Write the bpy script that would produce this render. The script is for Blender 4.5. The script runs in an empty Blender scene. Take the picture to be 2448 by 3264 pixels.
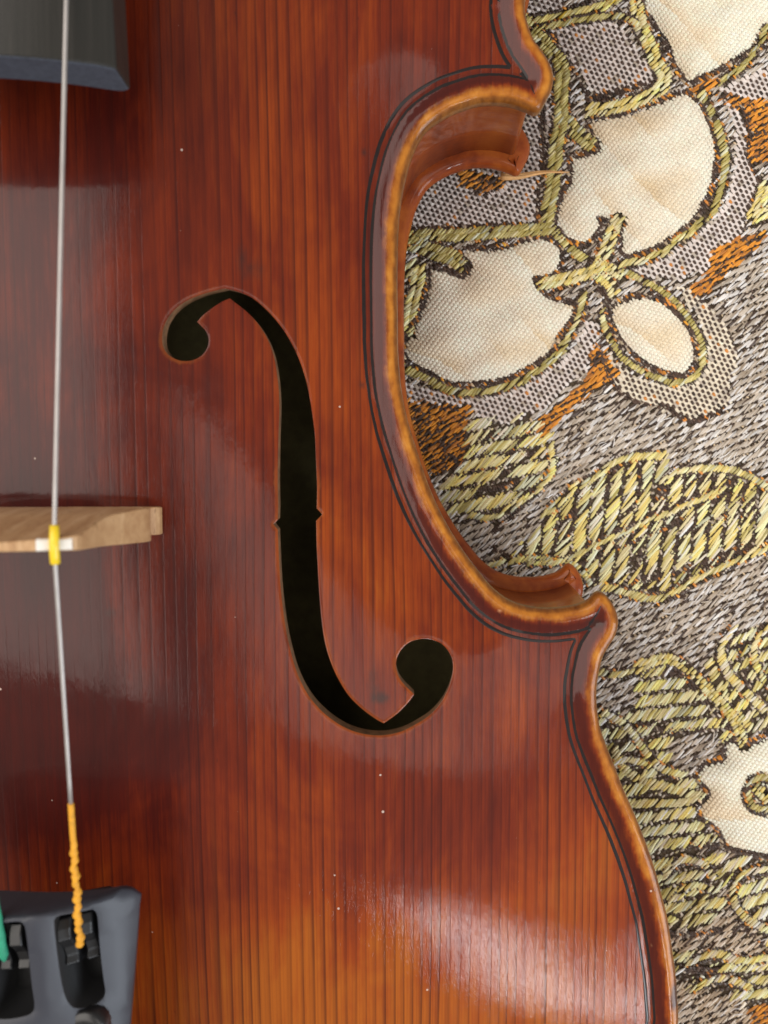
import bpy, bmesh, math, random
import numpy as np
from mathutils import Vector, Matrix, Quaternion
from mathutils.geometry import delaunay_2d_cdt
random.seed(7)
RNG = np.random.default_rng(11)
S = bpy.context.scene
MM = 0.001

# ------------------------------------------------------------------ camera
# world is in mm (scaled to metres when meshes are made); z = 0 is the rim of the violin's top
FPX, H = 2787.0, 148.0                       # focal length in photo pixels, lens height above the rim
PCX, PCY, NU, NV = 1224.0, 1632.0, 1380.0, 1397.0   # picture centre, point straight below the lens
nvec = Vector(((NU - PCX) / FPX, -(NV - PCY) / FPX, -1.0)).normalized()
ROT = nvec.rotation_difference(Vector((0, 0, -1))).to_matrix()
RM = np.array(ROT)
cam_d = bpy.data.cameras.new('camera')
cam = bpy.data.objects.new('camera', cam_d)
S.collection.objects.link(cam)
cam.matrix_world = Matrix.Translation((0, 0, H * MM)) @ ROT.to_4x4()
cam_d.sensor_fit = 'VERTICAL'
cam_d.sensor_height = 36.0
cam_d.sensor_width = 27.0
cam_d.lens = 36.0 * FPX / 3264.0
cam_d.clip_start, cam_d.clip_end = 0.005, 50.0
cam_d.dof.use_dof = True
cam_d.dof.focus_distance = 0.163
cam_d.dof.aperture_fstop = 24.0
S.camera = cam
S.render.resolution_x, S.render.resolution_y = 768, 1024

def unproj(u, v, z):
    """photo pixel -> point (mm) on the level z"""
    u = np.asarray(u, float); v = np.asarray(v, float)
    d = np.stack([(u - PCX) / FPX, -(v - PCY) / FPX, -np.ones_like(u)], -1) @ RM.T
    t = (np.asarray(z, float) - H) / d[..., 2]
    return np.stack([d[..., 0] * t, d[..., 1] * t], -1)

# ------------------------------------------------------------------ light
w = bpy.data.worlds.new('World'); S.world = w; w.use_nodes = True
bg = w.node_tree.nodes['Background']
bg.inputs[0].default_value = (1.0, 0.93, 0.86, 1)
bg.inputs[1].default_value = 0.31
def area(name, loc, target, sx, sy, energy, col):
    l = bpy.data.lights.new(name, 'AREA'); l.shape = 'RECTANGLE'; l.size = sx; l.size_y = sy
    l.energy = energy; l.color = col
    o = bpy.data.objects.new(name, l); S.collection.objects.link(o)
    o.location = loc
    o.rotation_euler = (Vector(target) - Vector(loc)).to_track_quat('-Z', 'Y').to_euler()
    return o
def glow(sx, sy, radiance): return math.pi * sx * sy * radiance
area('window_light', (0.335, -0.525, 0.635), (0.02, -0.05, 0), 0.07, 0.15, glow(.07, .15, 22.0), (0.92, 0.965, 1.0))
area('window_light', (0.86, -0.46, 0.36), (0.02, -0.05, 0), 0.50, 0.60, glow(.50, .60, 6.0), (0.84, 0.92, 1.0))
area('ceiling_glow_panel', (-0.88, 0.30, 1.15), (-0.88, 0.30, 0), 1.50, 1.40, glow(1.5, 1.4, 3.0), (1.0, 0.93, 0.86))  # unseen ceiling's glow as two added panels, the gap imitating a phone's dark reflection
area('ceiling_glow_panel', (0.46, -0.12, 1.15), (0.46, -0.12, 0), 0.44, 0.46, glow(.44, .46, 2.0), (1.0, 0.93, 0.86))
S.view_settings.view_transform = 'Standard'
S.view_settings.look = 'None'
S.view_settings.exposure = 0.26
S.view_settings.gamma = 1.0

# ------------------------------------------------------------------ helpers
def link(o, parent=None):
    S.collection.objects.link(o)
    if parent: o.parent = parent
    return o
def empty(name, label=None, cat=None, loc=(0, 0, 0)):
    o = bpy.data.objects.new(name, None); o.empty_display_size = 0.01
    o.location = loc
    if label: o['label'] = label
    if cat: o['category'] = cat
    return link(o)
def mesh(name, verts, faces, mat, parent=None, smooth=True, attrs=None, cols=None):
    me = bpy.data.meshes.new(name)
    V = np.asarray(verts, float) * MM
    if isinstance(faces, np.ndarray):
        n, k = faces.shape
        me.vertices.add(len(V)); me.vertices.foreach_set('co', V.ravel())
        me.loops.add(n * k); me.polygons.add(n)
        me.loops.foreach_set('vertex_index', faces.astype(np.int32).ravel())
        me.polygons.foreach_set('loop_start', np.arange(0, n * k, k, dtype=np.int32))
        me.update(calc_edges=True); me.validate()
    else:
        me.from_pydata([tuple(p) for p in V], [], [tuple(int(i) for i in f) for f in faces]); me.update()
    if smooth: me.polygons.foreach_set('use_smooth', [True] * len(me.polygons))
    for k, a in (attrs or {}).items():
        at = me.attributes.new(k, 'FLOAT', 'POINT'); at.data.foreach_set('value', np.asarray(a, np.float32))
    if cols is not None:
        at = me.attributes.new('Col', 'FLOAT_COLOR', 'POINT')
        c = np.ones((len(V), 4), np.float32); c[:, :3] = cols
        at.data.foreach_set('color', c.ravel())
    me.materials.append(mat)
    return link(bpy.data.objects.new(name, me), parent)

def catmull(P, step, closed=False):
    """smooth curve through P resampled about every step"""
    P = np.asarray(P, float); n = len(P); out = []
    for i in range(n if closed else n - 1):
        if closed: a, b, c, d = P[i - 1], P[i], P[(i + 1) % n], P[(i + 2) % n]
        else: a, b, c, d = P[max(i - 1, 0)], P[i], P[i + 1], P[min(i + 2, n - 1)]
        # centripetal-ish: plain Catmull-Rom with tangents limited by the chord
        L = np.linalg.norm(c - b)
        m1, m2 = (c - a) / 2, (d - b) / 2
        for m in (m1, m2):
            ln = np.linalg.norm(m)
            if ln > L * 1.2: m *= L * 1.2 / ln
        k = max(1, int(math.ceil(L / step)))
        for t in np.arange(k) / k:
            out.append((2*t**3-3*t*t+1)*b + (t**3-2*t*t+t)*m1 + (-2*t**3+3*t*t)*c + (t**3-t*t)*m2)
    if not closed: out.append(P[-1])
    return np.array(out)
def resample(P, step, closed=True):
    P = np.asarray(P, float)
    Q = np.vstack([P, P[:1]]) if closed else P
    s = np.concatenate([[0], np.cumsum(np.linalg.norm(np.diff(Q, axis=0), axis=1))])
    n = max(3, int(round(s[-1] / step)))
    t = np.linspace(0, s[-1], n + 1)
    R = np.stack([np.interp(t, s, Q[:, 0]), np.interp(t, s, Q[:, 1])], -1)
    return R[:-1] if closed else R
def inside(P, poly):
    P = np.asarray(P, float); x, y = P[:, 0], P[:, 1]
    r = np.zeros(len(P), bool); n = len(poly)
    for i in range(n):
        x1, y1 = poly[i]; x2, y2 = poly[(i + 1) % n]
        if y1 == y2: continue
        c = (y1 > y) != (y2 > y)
        if c.any(): r ^= c & (x < (x2 - x1) * (y - y1) / (y2 - y1) + x1)
    return r
def dist_poly(P, poly, closed=True):
    """distance of each point to a polyline"""
    P = np.asarray(P, float); A = np.asarray(poly, float)
    B = np.roll(A, -1, 0) if closed else A[1:]
    if not closed: A = A[:-1]
    D = B - A; L2 = np.maximum((D * D).sum(1), 1e-12)
    out = np.full(len(P), 1e9)
    ch = max(1, int(4e6 // max(1, len(A))))
    for s in range(0, len(P), ch):
        p = P[s:s + ch]
        t = ((p[:, None, :] - A) * D).sum(-1) / L2
        t = np.clip(t, 0, 1)
        q = A + t[..., None] * D - p[:, None, :]
        out[s:s + ch] = np.sqrt((q * q).sum(-1).min(1))
    return out
def normals2(P):                     # inward normals of a closed counter-clockwise loop
    T = np.roll(P, -1, 0) - np.roll(P, 1, 0)
    T /= np.maximum(np.linalg.norm(T, axis=1, keepdims=True), 1e-9)
    return np.stack([-T[:, 1], T[:, 0]], -1)
def ccw(P):
    x, y = P[:, 0], P[:, 1]
    return P if (x * np.roll(y, -1) - y * np.roll(x, -1)).sum() > 0 else P[::-1].copy()
def tube(pts, rad, n=10):
    pts = np.asarray(pts, float); m = len(pts)
    rad = np.broadcast_to(np.asarray(rad, float), (m,))
    T = np.gradient(pts, axis=0); T /= np.linalg.norm(T, axis=1, keepdims=True)
    a = np.array([0.31, 0.17, 0.93]); N = np.cross(T, a); N /= np.linalg.norm(N, axis=1, keepdims=True)
    Bn = np.cross(T, N)
    th = np.arange(n) * 2 * math.pi / n
    V = pts[:, None] + rad[:, None, None] * (np.cos(th)[None, :, None] * N[:, None] + np.sin(th)[None, :, None] * Bn[:, None])
    V = V.reshape(-1, 3); F = []
    for i in range(m - 1):
        for j in range(n):
            F.append((i*n+j, i*n+(j+1) % n, (i+1)*n+(j+1) % n, (i+1)*n+j))
    F.append(tuple(range(n))[::-1]); F.append(tuple((m-1)*n + j for j in range(n)))
    return V, F
def merge(parts):
    V, F, o = [], [], 0
    for v, f in parts:
        V.append(np.asarray(v, float)); F += [tuple(i + o for i in q) for q in f]; o += len(v)
    return np.vstack(V), F

# ------------------------------------------------------------------ materials
class NT:
    def __init__(s, name):
        s.m = bpy.data.materials.new(name); s.m.use_nodes = True
        s.t = s.m.node_tree; s.b = s.t.nodes['Principled BSDF']
    def n(s, typ, **kw):
        x = s.t.nodes.new(typ)
        for k, v in kw.items(): setattr(x, k, v)
        return x
    def l(s, a, b): s.t.links.new(a, b)
    def math(s, op, a, b=None, c=None, clamp=False):
        x = s.n('ShaderNodeMath', operation=op); x.use_clamp = clamp
        for i, v in enumerate((a, b, c)):
            if v is None: continue
            if isinstance(v, (int, float)): x.inputs[i].default_value = v
            else: s.l(v, x.inputs[i])
        return x.outputs[0]
    def mix(s, f, a, b, mode='MIX'):
        x = s.n('ShaderNodeMix', data_type='RGBA', blend_type=mode)
        for i, v in ((0, f), (6, a), (7, b)):
            if isinstance(v, (int, float)): x.inputs[i].default_value = v
            elif isinstance(v, tuple): x.inputs[i].default_value = (*v, 1)
            else: s.l(v, x.inputs[i])
        return x.outputs[2]
    def mm(s, sx=1, sy=1, sz=1, off=(0, 0, 0)):
        """object coordinates in millimetres, scaled"""
        tc = s.n('ShaderNodeTexCoord'); mp = s.n('ShaderNodeMapping')
        mp.inputs['Scale'].default_value = (sx / MM, sy / MM, sz / MM); mp.inputs['Location'].default_value = off
        s.l(tc.outputs['Object'], mp.inputs[0]); return mp.outputs[0]
    def noise(s, vec, scale=1, detail=3, rough=.5, dist=0):
        x = s.n('ShaderNodeTexNoise'); s.l(vec, x.inputs['Vector'])
        x.inputs['Scale'].default_value = scale; x.inputs['Detail'].default_value = detail
        x.inputs['Roughness'].default_value = rough; x.inputs['Distortion'].default_value = dist
        return x.outputs[0]
    def ramp(s, f, *stops):
        x = s.n('ShaderNodeValToRGB'); e = x.color_ramp.elements
        while len(e) < len(stops): e.new(0.5)
        for el, (p, c) in zip(e, stops):
            el.position = p; el.color = (*c, 1) if isinstance(c, tuple) else (c, c, c, 1)
        s.l(f, x.inputs[0]); return x.outputs[0]
    def step(s, v, a, b):                       # smooth 0..1 between a and b
        x = s.n('ShaderNodeMapRange', interpolation_type='SMOOTHSTEP')
        s.l(v, x.inputs[0]); x.inputs[1].default_value = a; x.inputs[2].default_value = b
        return x.outputs[0]
    def attr(s, name, col=False):
        x = s.n('ShaderNodeAttribute', attribute_name=name); return x.outputs['Color' if col else 'Fac']
    def bump(s, h, dist, strength=1, prev=None):
        x = s.n('ShaderNodeBump'); s.l(h, x.inputs['Height'])
        x.inputs['Distance'].default_value = dist * MM; x.inputs['Strength'].default_value = strength
        if prev is not None: s.l(prev, x.inputs['Normal'])
        return x.outputs[0]
    def set(s, **kw):
        for k, v in kw.items():
            i = s.b.inputs[k.replace('_', ' ')]
            if isinstance(v, (int, float)): i.default_value = v
            elif isinstance(v, tuple): i.default_value = (*v, 1) if len(v) == 3 else v
            else: s.l(v, i)

def spruce():
    g = NT('varnished_spruce')
    p = g.mm()
    # growth rings: narrow dark lines along y, spacing and depth uneven
    wob = g.noise(g.mm(.05, .0012, .02), 1, 2, .5)
    wob2 = g.noise(g.mm(.35, .006, .1), 1, 2, .5)
    sx = g.n('ShaderNodeSeparateXYZ'); g.l(p, sx.inputs[0])
    xx = g.math('ADD', sx.outputs[0], g.math('MULTIPLY', wob, 9.0))
    xx = g.math('ADD', xx, g.math('MULTIPLY', wob2, 1.1))
    fr = g.math('FRACT', g.math('DIVIDE', xx, 1.7))
    line = g.ramp(fr, (0, 0.0), (.45, .10), (.74, .50), (.86, 1.0), (.955, .9), (1.0, .0))
    strength = g.noise(g.mm(.28, .016, .1, (3, 1, 0)), 1, 3, .6)
    line = g.math('MULTIPLY', line, g.math('MULTIPLY_ADD', g.step(strength, .30, .66), .68, .32))
    fib = g.noise(g.mm(3.2, .10, .5), 1, 4, .65)
    cloud = g.noise(g.mm(.045, .03, .03, (5, 2, 0)), 1, 4, .6, .6)
    cloud2 = g.noise(g.mm(.22, .03, .1, (9, 4, 0)), 1, 4, .65, .4)
    pat_refl = g.attr('patina_reflection')
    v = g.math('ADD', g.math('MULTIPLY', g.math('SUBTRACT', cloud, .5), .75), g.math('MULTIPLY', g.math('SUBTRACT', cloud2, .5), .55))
    v = g.math('ADD', v, pat_refl)
    v = g.math('ADD', v, g.math('MULTIPLY', g.math('SUBTRACT', fib, .5), .26), None)
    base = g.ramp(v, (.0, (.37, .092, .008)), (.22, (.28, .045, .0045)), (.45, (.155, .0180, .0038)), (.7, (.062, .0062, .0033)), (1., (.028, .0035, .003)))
    fr2 = g.math('FRACT', g.math('DIVIDE', xx, .62))
    base = g.mix(g.math('MULTIPLY', g.ramp(fr2, (0, 0.0), (.5, .1), (.85, 1.0), (1.0, .0)), g.math('MULTIPLY', strength, .34)), base, (.040, .006, .004))
    base = g.mix(g.math('MULTIPLY', line, .72), base, (.040, .006, .004))
    # rim: worn bright edge, dark red varnish left in the channel
    d = g.attr('edge_d')
    en = g.noise(g.mm(.13, .13, .13), 1, 5, .62)
    en2 = g.noise(g.mm(1.1, .5, .5), 1, 3, .6)
    dj = g.math('ADD', d, g.math('MULTIPLY', g.math('SUBTRACT', en, .5), 2.6))
    dj = g.math('ADD', dj, g.math('MULTIPLY', g.math('SUBTRACT', en2, .5), .9))
    chan = g.math('MULTIPLY', g.step(dj, 1.9, 3.0), g.math('SUBTRACT', 1.0, g.step(dj, 3.6, 5.6)))
    base = g.mix(g.math('MULTIPLY', chan, .88), base, (.062, .0085, .0055))
    worn = g.math('SUBTRACT', 1.0, g.step(dj, 1.2, 2.4))
    wcol = g.ramp(g.noise(g.mm(.35, .25, .3, (1, 7, 0)), 1, 4, .6), (.25, (.15, .038, .008)), (.44, (.38, .125, .014)), (.60, (.50, .185, .022)), (.80, (.64, .29, .05)))
    base = g.mix(g.math('MULTIPLY', worn, .90), base, wcol)
    outer = g.math('SUBTRACT', 1.0, g.step(g.math('ADD', d, g.math('MULTIPLY', g.math('SUBTRACT', en, .5), 1.2)), .35, .95))
    base = g.mix(g.math('MULTIPLY', outer, .8), base, g.ramp(en2, (.3, (.07, .018, .006)), (.7, (.24, .085, .016))))
    # bright worn lip of the f-hole
    fd = g.attr('f_d')
    fj = g.math('ADD', fd, g.math('MULTIPLY', g.math('SUBTRACT', en2, .5), 1.1))
    lip = g.math('MULTIPLY', g.math('SUBTRACT', 1.0, g.step(fj, .10, .75)), g.step(g.noise(g.mm(.07, .07, .07, (2, 2, 0)), 1, 2), .42, .62))
    base = g.mix(g.math('MULTIPLY', lip, .28), base, (.42, .12, .02))
    # dents, dark nicks, dust
    nick = g.noise(g.mm(.55, .16, .3, (2, 8, 0)), 1, 3, .7)
    base = g.mix(g.math('MULTIPLY', g.step(nick, .70, .80), .65), base, (.04, .010, .008))
    vo = g.n('ShaderNodeTexVoronoi', voronoi_dimensions='2D'); g.l(g.mm(.13, .13, .05), vo.inputs[0]); vo.inputs['Scale'].default_value = 1
    sep = g.n('ShaderNodeSeparateColor'); g.l(vo.outputs['Color'], sep.inputs[0])
    dust = g.math('MULTIPLY', g.math('LESS_THAN', vo.outputs['Distance'], g.math('MULTIPLY', sep.outputs[1], .030)), g.math('GREATER_THAN', sep.outputs[0], .87))
    base = g.mix(g.math('MULTIPLY', dust, .75), base, (.62, .5, .42))
    sn = g.math('MULTIPLY', g.attr('stain'), g.math('MULTIPLY_ADD', en2, 1.2, .35))
    base = g.mix(g.math('MULTIPLY', g.step(sn, .12, .75), .8), base, (.035, .016, .013))
    base = g.mix(g.math('MULTIPLY', g.step(g.math('MULTIPLY', sn, -1.0), .2, .8), .85), base, (.60, .30, .14))
    g.set(Base_Color=base)
    # relief: soft corrugation along the grain, fine scratches, orange peel
    scr = g.noise(g.mm(5.5, .16, .5), 1, 3, .6)
    peel = g.noise(g.mm(.55, .22, .4), 1, 3, .5)
    h = g.math('ADD', g.math('MULTIPLY', line, -.35), g.math('MULTIPLY', scr, .30))
    h = g.math('ADD', h, g.math('MULTIPLY', peel, .9))
    nb = g.bump(h, .045, .8)
    g.set(Normal=nb, Roughness=.45, Coat_Weight=.50, Coat_IOR=1.45, Specular_IOR_Level=.08)
    rgh = g.noise(g.mm(.22, .10, .1, (4, 4, 0)), 1, 6, .72)
    g.set(Coat_Roughness=g.math('MULTIPLY_ADD', rgh, .30, -.075))
    cb = g.bump(g.math('ADD', h, g.math('MULTIPLY', g.noise(g.mm(9, .35, 1, (1, 5, 2)), 1, 2, .6), .35)), .036, .9); g.set(Coat_Normal=cb)
    return g.m

def maple():
    g = NT('varnished_maple')
    fl = g.noise(g.mm(.09, .09, .02), 1, 4, .6, .5)
    st = g.noise(g.mm(.4, .4, 2.0), 1, 3, .6)
    v = g.math('ADD', fl, g.math('MULTIPLY', g.math('SUBTRACT', st, .5), .3))
    c = g.ramp(v, (.25, (.12, .018, .006)), (.45, (.27, .052, .010)), (.62, (.38, .095, .014)), (.8, (.50, .17, .025)))
    g.set(Base_Color=c, Roughness=.5, Specular_IOR_Level=.1, Coat_Weight=.55, Coat_IOR=1.36, Coat_Roughness=.08)
    g.set(Normal=g.bump(g.noise(g.mm(.5, .5, .25), 1, 3), .05, .6))
    return g.m
def plain(name, col, rough=.5, metal=0, coat=0, spec=.5, var=0.0, scale=1.0, bump=0):
    g = NT(name)
    if var:
        n = g.noise(g.mm(scale, scale, scale), 1, 4, .6)
        g.set(Base_Color=g.ramp(n, (.25, tuple(c * (1 - var) for c in col)), (.75, tuple(min(1, c * (1 + var)) for c in col))))
        if bump: g.set(Normal=g.bump(n, bump))
    else: g.set(Base_Color=col)
    g.set(Roughness=rough, Metallic=metal, Coat_Weight=coat, Specular_IOR_Level=spec)
    return g.m
M = {}
M['spruce'] = spruce(); M['maple'] = maple()
M['inlay'] = plain('purfling_black', (.011, .006, .005), .5, coat=.25, spec=.2, var=.3, scale=.6)
M['raw'] = plain('inner_wood', (.125, .10, .035), .8, var=.25, scale=.4)
M['cut'] = plain('f_hole_cut_edge', (.20, .10, .045), .7, var=.5, scale=.7)
def ebony():
    g = NT('ebony')
    n = g.noise(g.mm(1.6, .04, .3), 1, 4, .6)
    g.set(Base_Color=g.ramp(n, (.35, (.020, .019, .016)), (.7, (.030, .027, .023))), Roughness=.42, Specular_IOR_Level=.28)
    g.set(Normal=g.bump(g.noise(g.mm(2.5, 2.5, 2.5), 1, 3, .6), .03, .6))
    return g.m
M['ebony'] = ebony()
M['endgrain_lit'] = plain('ebony_end_grain_lit', (.075, .088, .115), .7, spec=.3, var=.25, scale=1.5)  # paler end grain, with the window's bluish light painted into its colour
def tailmat():
    g = NT('tailpiece_composite')
    n = g.noise(g.mm(6, 6, 6), 1, 3, .6)
    g.set(Base_Color=(.026, .029, .042), Roughness=.46, Specular_IOR_Level=.6)
    g.set(Normal=g.bump(n, .025, .8))
    return g.m
M['tail'] = tailmat()
M['lever'] = plain('tuner_black_metal', (.008, .008, .009), .34, coat=.1)
M['hole'] = plain('slot_black', (.006, .006, .007), .6)
def bridgemat():
    g = NT('bridge_maple')
    fl = g.noise(g.mm(.9, .25, .12), 1, 4, .65, .3)
    ray = g.noise(g.mm(2.6, .5, .7, (3, 3, 3)), 1, 2, .5)
    c = g.ramp(fl, (.3, (.38, .20, .09)), (.55, (.53, .32, .16)), (.75, (.64, .43, .25)))
    c = g.mix(g.math('MULTIPLY', g.step(ray, .62, .70), .5), c, (.20, .09, .03))
    g.set(Base_Color=c, Roughness=.45, Specular_IOR_Level=.4)
    return g.m
M['bridge'] = bridgemat()
M['parchment'] = plain('parchment', (.80, .76, .70), .4)
M['steel'] = plain('steel_string', (.50, .47, .45), .5, metal=.7, var=.12, scale=.3)
M['sleeve'] = plain('yellow_plastic', (.85, .60, .015), .35, coat=.3)
M['silk'] = plain('orange_silk', (.72, .33, .02), .65, var=.25, scale=1.2)
M['green'] = plain('green_silk', (.025, .30, .17), .65, var=.2, scale=1.0)
def yarn(name, rough, spec, sheen=0.0):
    g = NT(name)
    f = g.noise(g.mm(7, 7, 7), 1, 2, .6)
    c = g.mix(1.0, g.attr('Col', True), g.ramp(f, (.3, .78), (.7, 1.12)), 'MULTIPLY')
    g.set(Base_Color=c, Roughness=rough, Specular_IOR_Level=spec)
    if sheen: g.set(Sheen_Weight=sheen)
    return g.m
M['satin'] = yarn('cream_satin', .46, .5, .1)
M['yarn'] = yarn('cotton_yarn', .62, .35, .15)
M['lurex'] = yarn('shiny_yarn', .40, .6)
def ground():
    g = NT('cloth_ground')
    a = g.n('ShaderNodeTexWave', bands_direction='DIAGONAL'); g.l(g.mm(), a.inputs[0]); a.inputs['Scale'].default_value = .55
    a.inputs['Distortion'].default_value = 1.5; a.inputs['Detail'].default_value = 2
    n = g.noise(g.mm(.8, .8, .8), 1, 4, .7)
    c = g.ramp(n, (.3, (.07, .052, .036)), (.6, (.15, .112, .075)), (.8, (.24, .18, .12)))
    g.set(Base_Color=c, Roughness=.85, Specular_IOR_Level=.2, Normal=g.bump(a.outputs[1], .3))
    return g.m
M['ground'] = ground()

# ------------------------------------------------------------------ violin body outline
XC = -61.5                                   # centre line
rim_px = [(1675.6,0),(1674,36),(1681,72),(1699,123),(1721,155),(1746,192),(1760,224),(1764,253),(1757,289),(1742,318),(1727,347),
 (1716,359),(1700,361),(1685,354),(1652,341),(1627,334),(1591,329),(1547,329),(1511,335),(1475,347),(1447,357),(1420,371),(1388,391),(1359,416),(1337,448),
 (1319,485),(1305,524),(1291,579),(1280,633),(1272,700),(1268,776),(1266,890),(1267,1000),(1268,1100),(1272,1170),(1280,1246),(1298,1335),
 (1324,1422),(1358,1525),(1391,1605),(1425,1672),(1464,1736),(1497,1784),(1530,1826),(1565,1868),(1608,1904),(1652,1925),(1703,1937),(1753,1940),(1807,1935),(1852,1924),
 (1880,1909),(1895,1893),(1909,1886),(1927,1893),(1948,1917),(1963,1946),(1970,1975),(1968,2000),(1959,2029),(1938,2062),(1922,2091),(1914,2118),(1907,2152),(1902,2185),
 (1901,2228),(1905,2271),(1912,2315),(1926,2358),(1942,2400),(1960,2444),(1985,2509),(2007,2559),(2029,2610),(2053,2670),(2071,2720),(2090,2779),
 (2109,2851),(2125,2914),(2136,2980),(2146,3050),(2153,3101),(2158,3176),(2160,3264)]
rp = np.array(rim_px, float)
right = unproj(rp[:, 0], rp[:, 1], -1.4)
upper = [(XC + a, b) for a, b in ((20, 184), (45, 176), (66, 157), (79, 134), (83.5, 113), (82.5, 96))]
lower = [(XC + a, b) for a, b in ((103.5, -112), (101, -128), (92, -146), (75, -161), (50, -170), (22, -173.5))]
Rr = np.vstack([upper, right, lower])
Lr = Rr[::-1].copy(); Lr[:, 0] = 2 * XC - Lr[:, 0]
RIM = ccw(resample(catmull(np.vstack([Rr, Lr]), .4, True), .42))
NRM = normals2(RIM)
for _ in range(2): NRM = (np.roll(NRM, 1, 0) + NRM * 2 + np.roll(NRM, -1, 0)); NRM /= np.linalg.norm(NRM, axis=1, keepdims=True)

def inset(d, tol=.03):
    """the loop at distance d inside the rim"""
    P = RIM + NRM * d
    return P[dist_poly(P, RIM) >= d - tol]

# arching: Poisson dome over the area inside the purfling, each cross-section brought to its own height
GS = 2.5
gx0, gy0 = XC - 110, -180.0
gnx, gny = int(220 / GS) + 1, int(370 / GS) + 1
GX, GY = np.meshgrid(gx0 + np.arange(gnx) * GS, gy0 + np.arange(gny) * GS)
GP = np.stack([GX.ravel(), GY.ravel()], -1)
gin = inside(GP, RIM); gd = dist_poly(GP, RIM)
mask = (gin & (gd > 4.2)).reshape(gny, gnx)
phi = np.zeros((gny, gnx))
for _ in range(2600):
    phi = np.where(mask, .25 * (np.roll(phi, 1, 0) + np.roll(phi, -1, 0) + np.roll(phi, 1, 1) + np.roll(phi, -1, 1)) + 1, 0)
ic = int(round((XC - gx0) / GS))
pc = np.maximum(phi[:, ic - 1:ic + 2].mean(1), 1e-6)
pcs = pc.copy()
for _ in range(30): pcs = (np.roll(pcs, 1) + 2 * pcs + np.roll(pcs, -1)) / 4
yy = gy0 + np.arange(gny) * GS
Bl = np.clip(1 - np.abs((yy - 5) / 180.0) ** 2.6, 0, 1)
hh = 15.4 * Bl[:, None] * np.clip(phi / np.maximum(pcs, 25)[:, None], 0, 1.15) ** 1.30
def bspl(Gd, P):
    fx = np.clip((P[:, 0] - gx0) / GS, 1, gnx - 3.001); fy = np.clip((P[:, 1] - gy0) / GS, 1, gny - 3.001)
    ix, iy = fx.astype(int), fy.astype(int); tx, ty = fx - ix, fy - iy
    def wts(t): return ((1-t)**3/6, (3*t**3-6*t*t+4)/6, (-3*t**3+3*t*t+3*t+1)/6, t**3/6)
    wx, wy = wts(tx), wts(ty); r = 0
    for j in range(4):
        for i in range(4): r = r + wx[i] * wy[j] * Gd[iy + j - 1, ix + i - 1]
    return r
def sstep(t): t = np.clip(t, 0, 1); return t * t * (3 - 2 * t)
def ztop(P, d=None):
    P = np.asarray(P, float)
    if d is None: d = dist_poly(P, RIM)
    h = bspl(hh, P)
    z = h - 1.0 * sstep((d - 1.8) / 2.8)
    q = np.clip(1 - d / 1.7, 0, 1)
    return z - 1.5 * (1 - np.sqrt(np.clip(1 - q * q, 0, 1)))
def onto_top(px, it=6):
    px = np.asarray(px, float); z = np.full(len(px), 8.0)
    for _ in range(it):
        P = unproj(px[:, 0], px[:, 1], z); z = ztop(P)
    return P

# f-hole outline, followed in the photograph and laid on the arch
fz = [(385,85),(330,97),(270,115),(210,140),(160,175),(125,215),(103,260),(95,310),(101,355),(125,390),(165,412),(205,418),(245,410),(280,388),(302,355),(308,320),(298,285),(275,258),(255,238),
 (285,205),(330,170),(370,145),(405,130),(430,150),(475,185),(520,230),(560,285),(590,345),(610,410),(622,480),(630,560),(632,650),(628,760),(626,870),(625,980),(627,1080),(625,1145),(605,1165),(625,1190),
 (628,1260),(632,1350),(638,1450),(650,1560),(665,1660),(685,1750),(715,1850),(760,1940),(815,2010),(880,2065),(950,2105),(1030,2128),(1110,2132),(1190,2115),(1260,2080),(1320,2040),(1370,1985),(1405,1920),
 (1425,1850),(1425,1790),(1405,1745),(1370,1710),(1320,1692),(1275,1692),(1230,1705),(1195,1735),(1172,1775),(1167,1820),(1180,1865),(1205,1900),(1235,1930),(1250,1945),(1220,1985),(1170,2035),(1110,2078),
 (1070,2055),(1010,2010),(950,1950),(900,1870),(865,1790),(840,1700),(825,1600),(815,1480),(808,1360),(803,1260),(801,1150),(828,1120),(803,1092),(805,1000),(800,880),(795,760),(780,640),(760,530),(730,430),(690,340),(640,260),(580,190),(510,130),(445,100)]
sharp = {0, 18, 22, 36, 37, 38, 70, 73, 84, 85, 86}
fpx = [(450 + a / 1.4364, 860 + b / 1.4364) for a, b in fz]
loop = []
keys = sorted(sharp) + [len(fpx)]
FP = np.array(fpx + fpx[:1])
for a, b in zip(keys[:-1], keys[1:]):
    loop.append(catmull(FP[a:b + 1], 6)[:-1])
fpx_s = np.vstack(loop)
FH = ccw(onto_top(fpx_s))
FHm = FH.copy(); FHm[:, 0] = 2 * XC - FHm[:, 0]; FHm = ccw(FHm)

violin = empty('violin', 'old violin with worn red-brown varnish, seen at its treble f-hole, lying on brocade cloth', 'violin')

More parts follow.
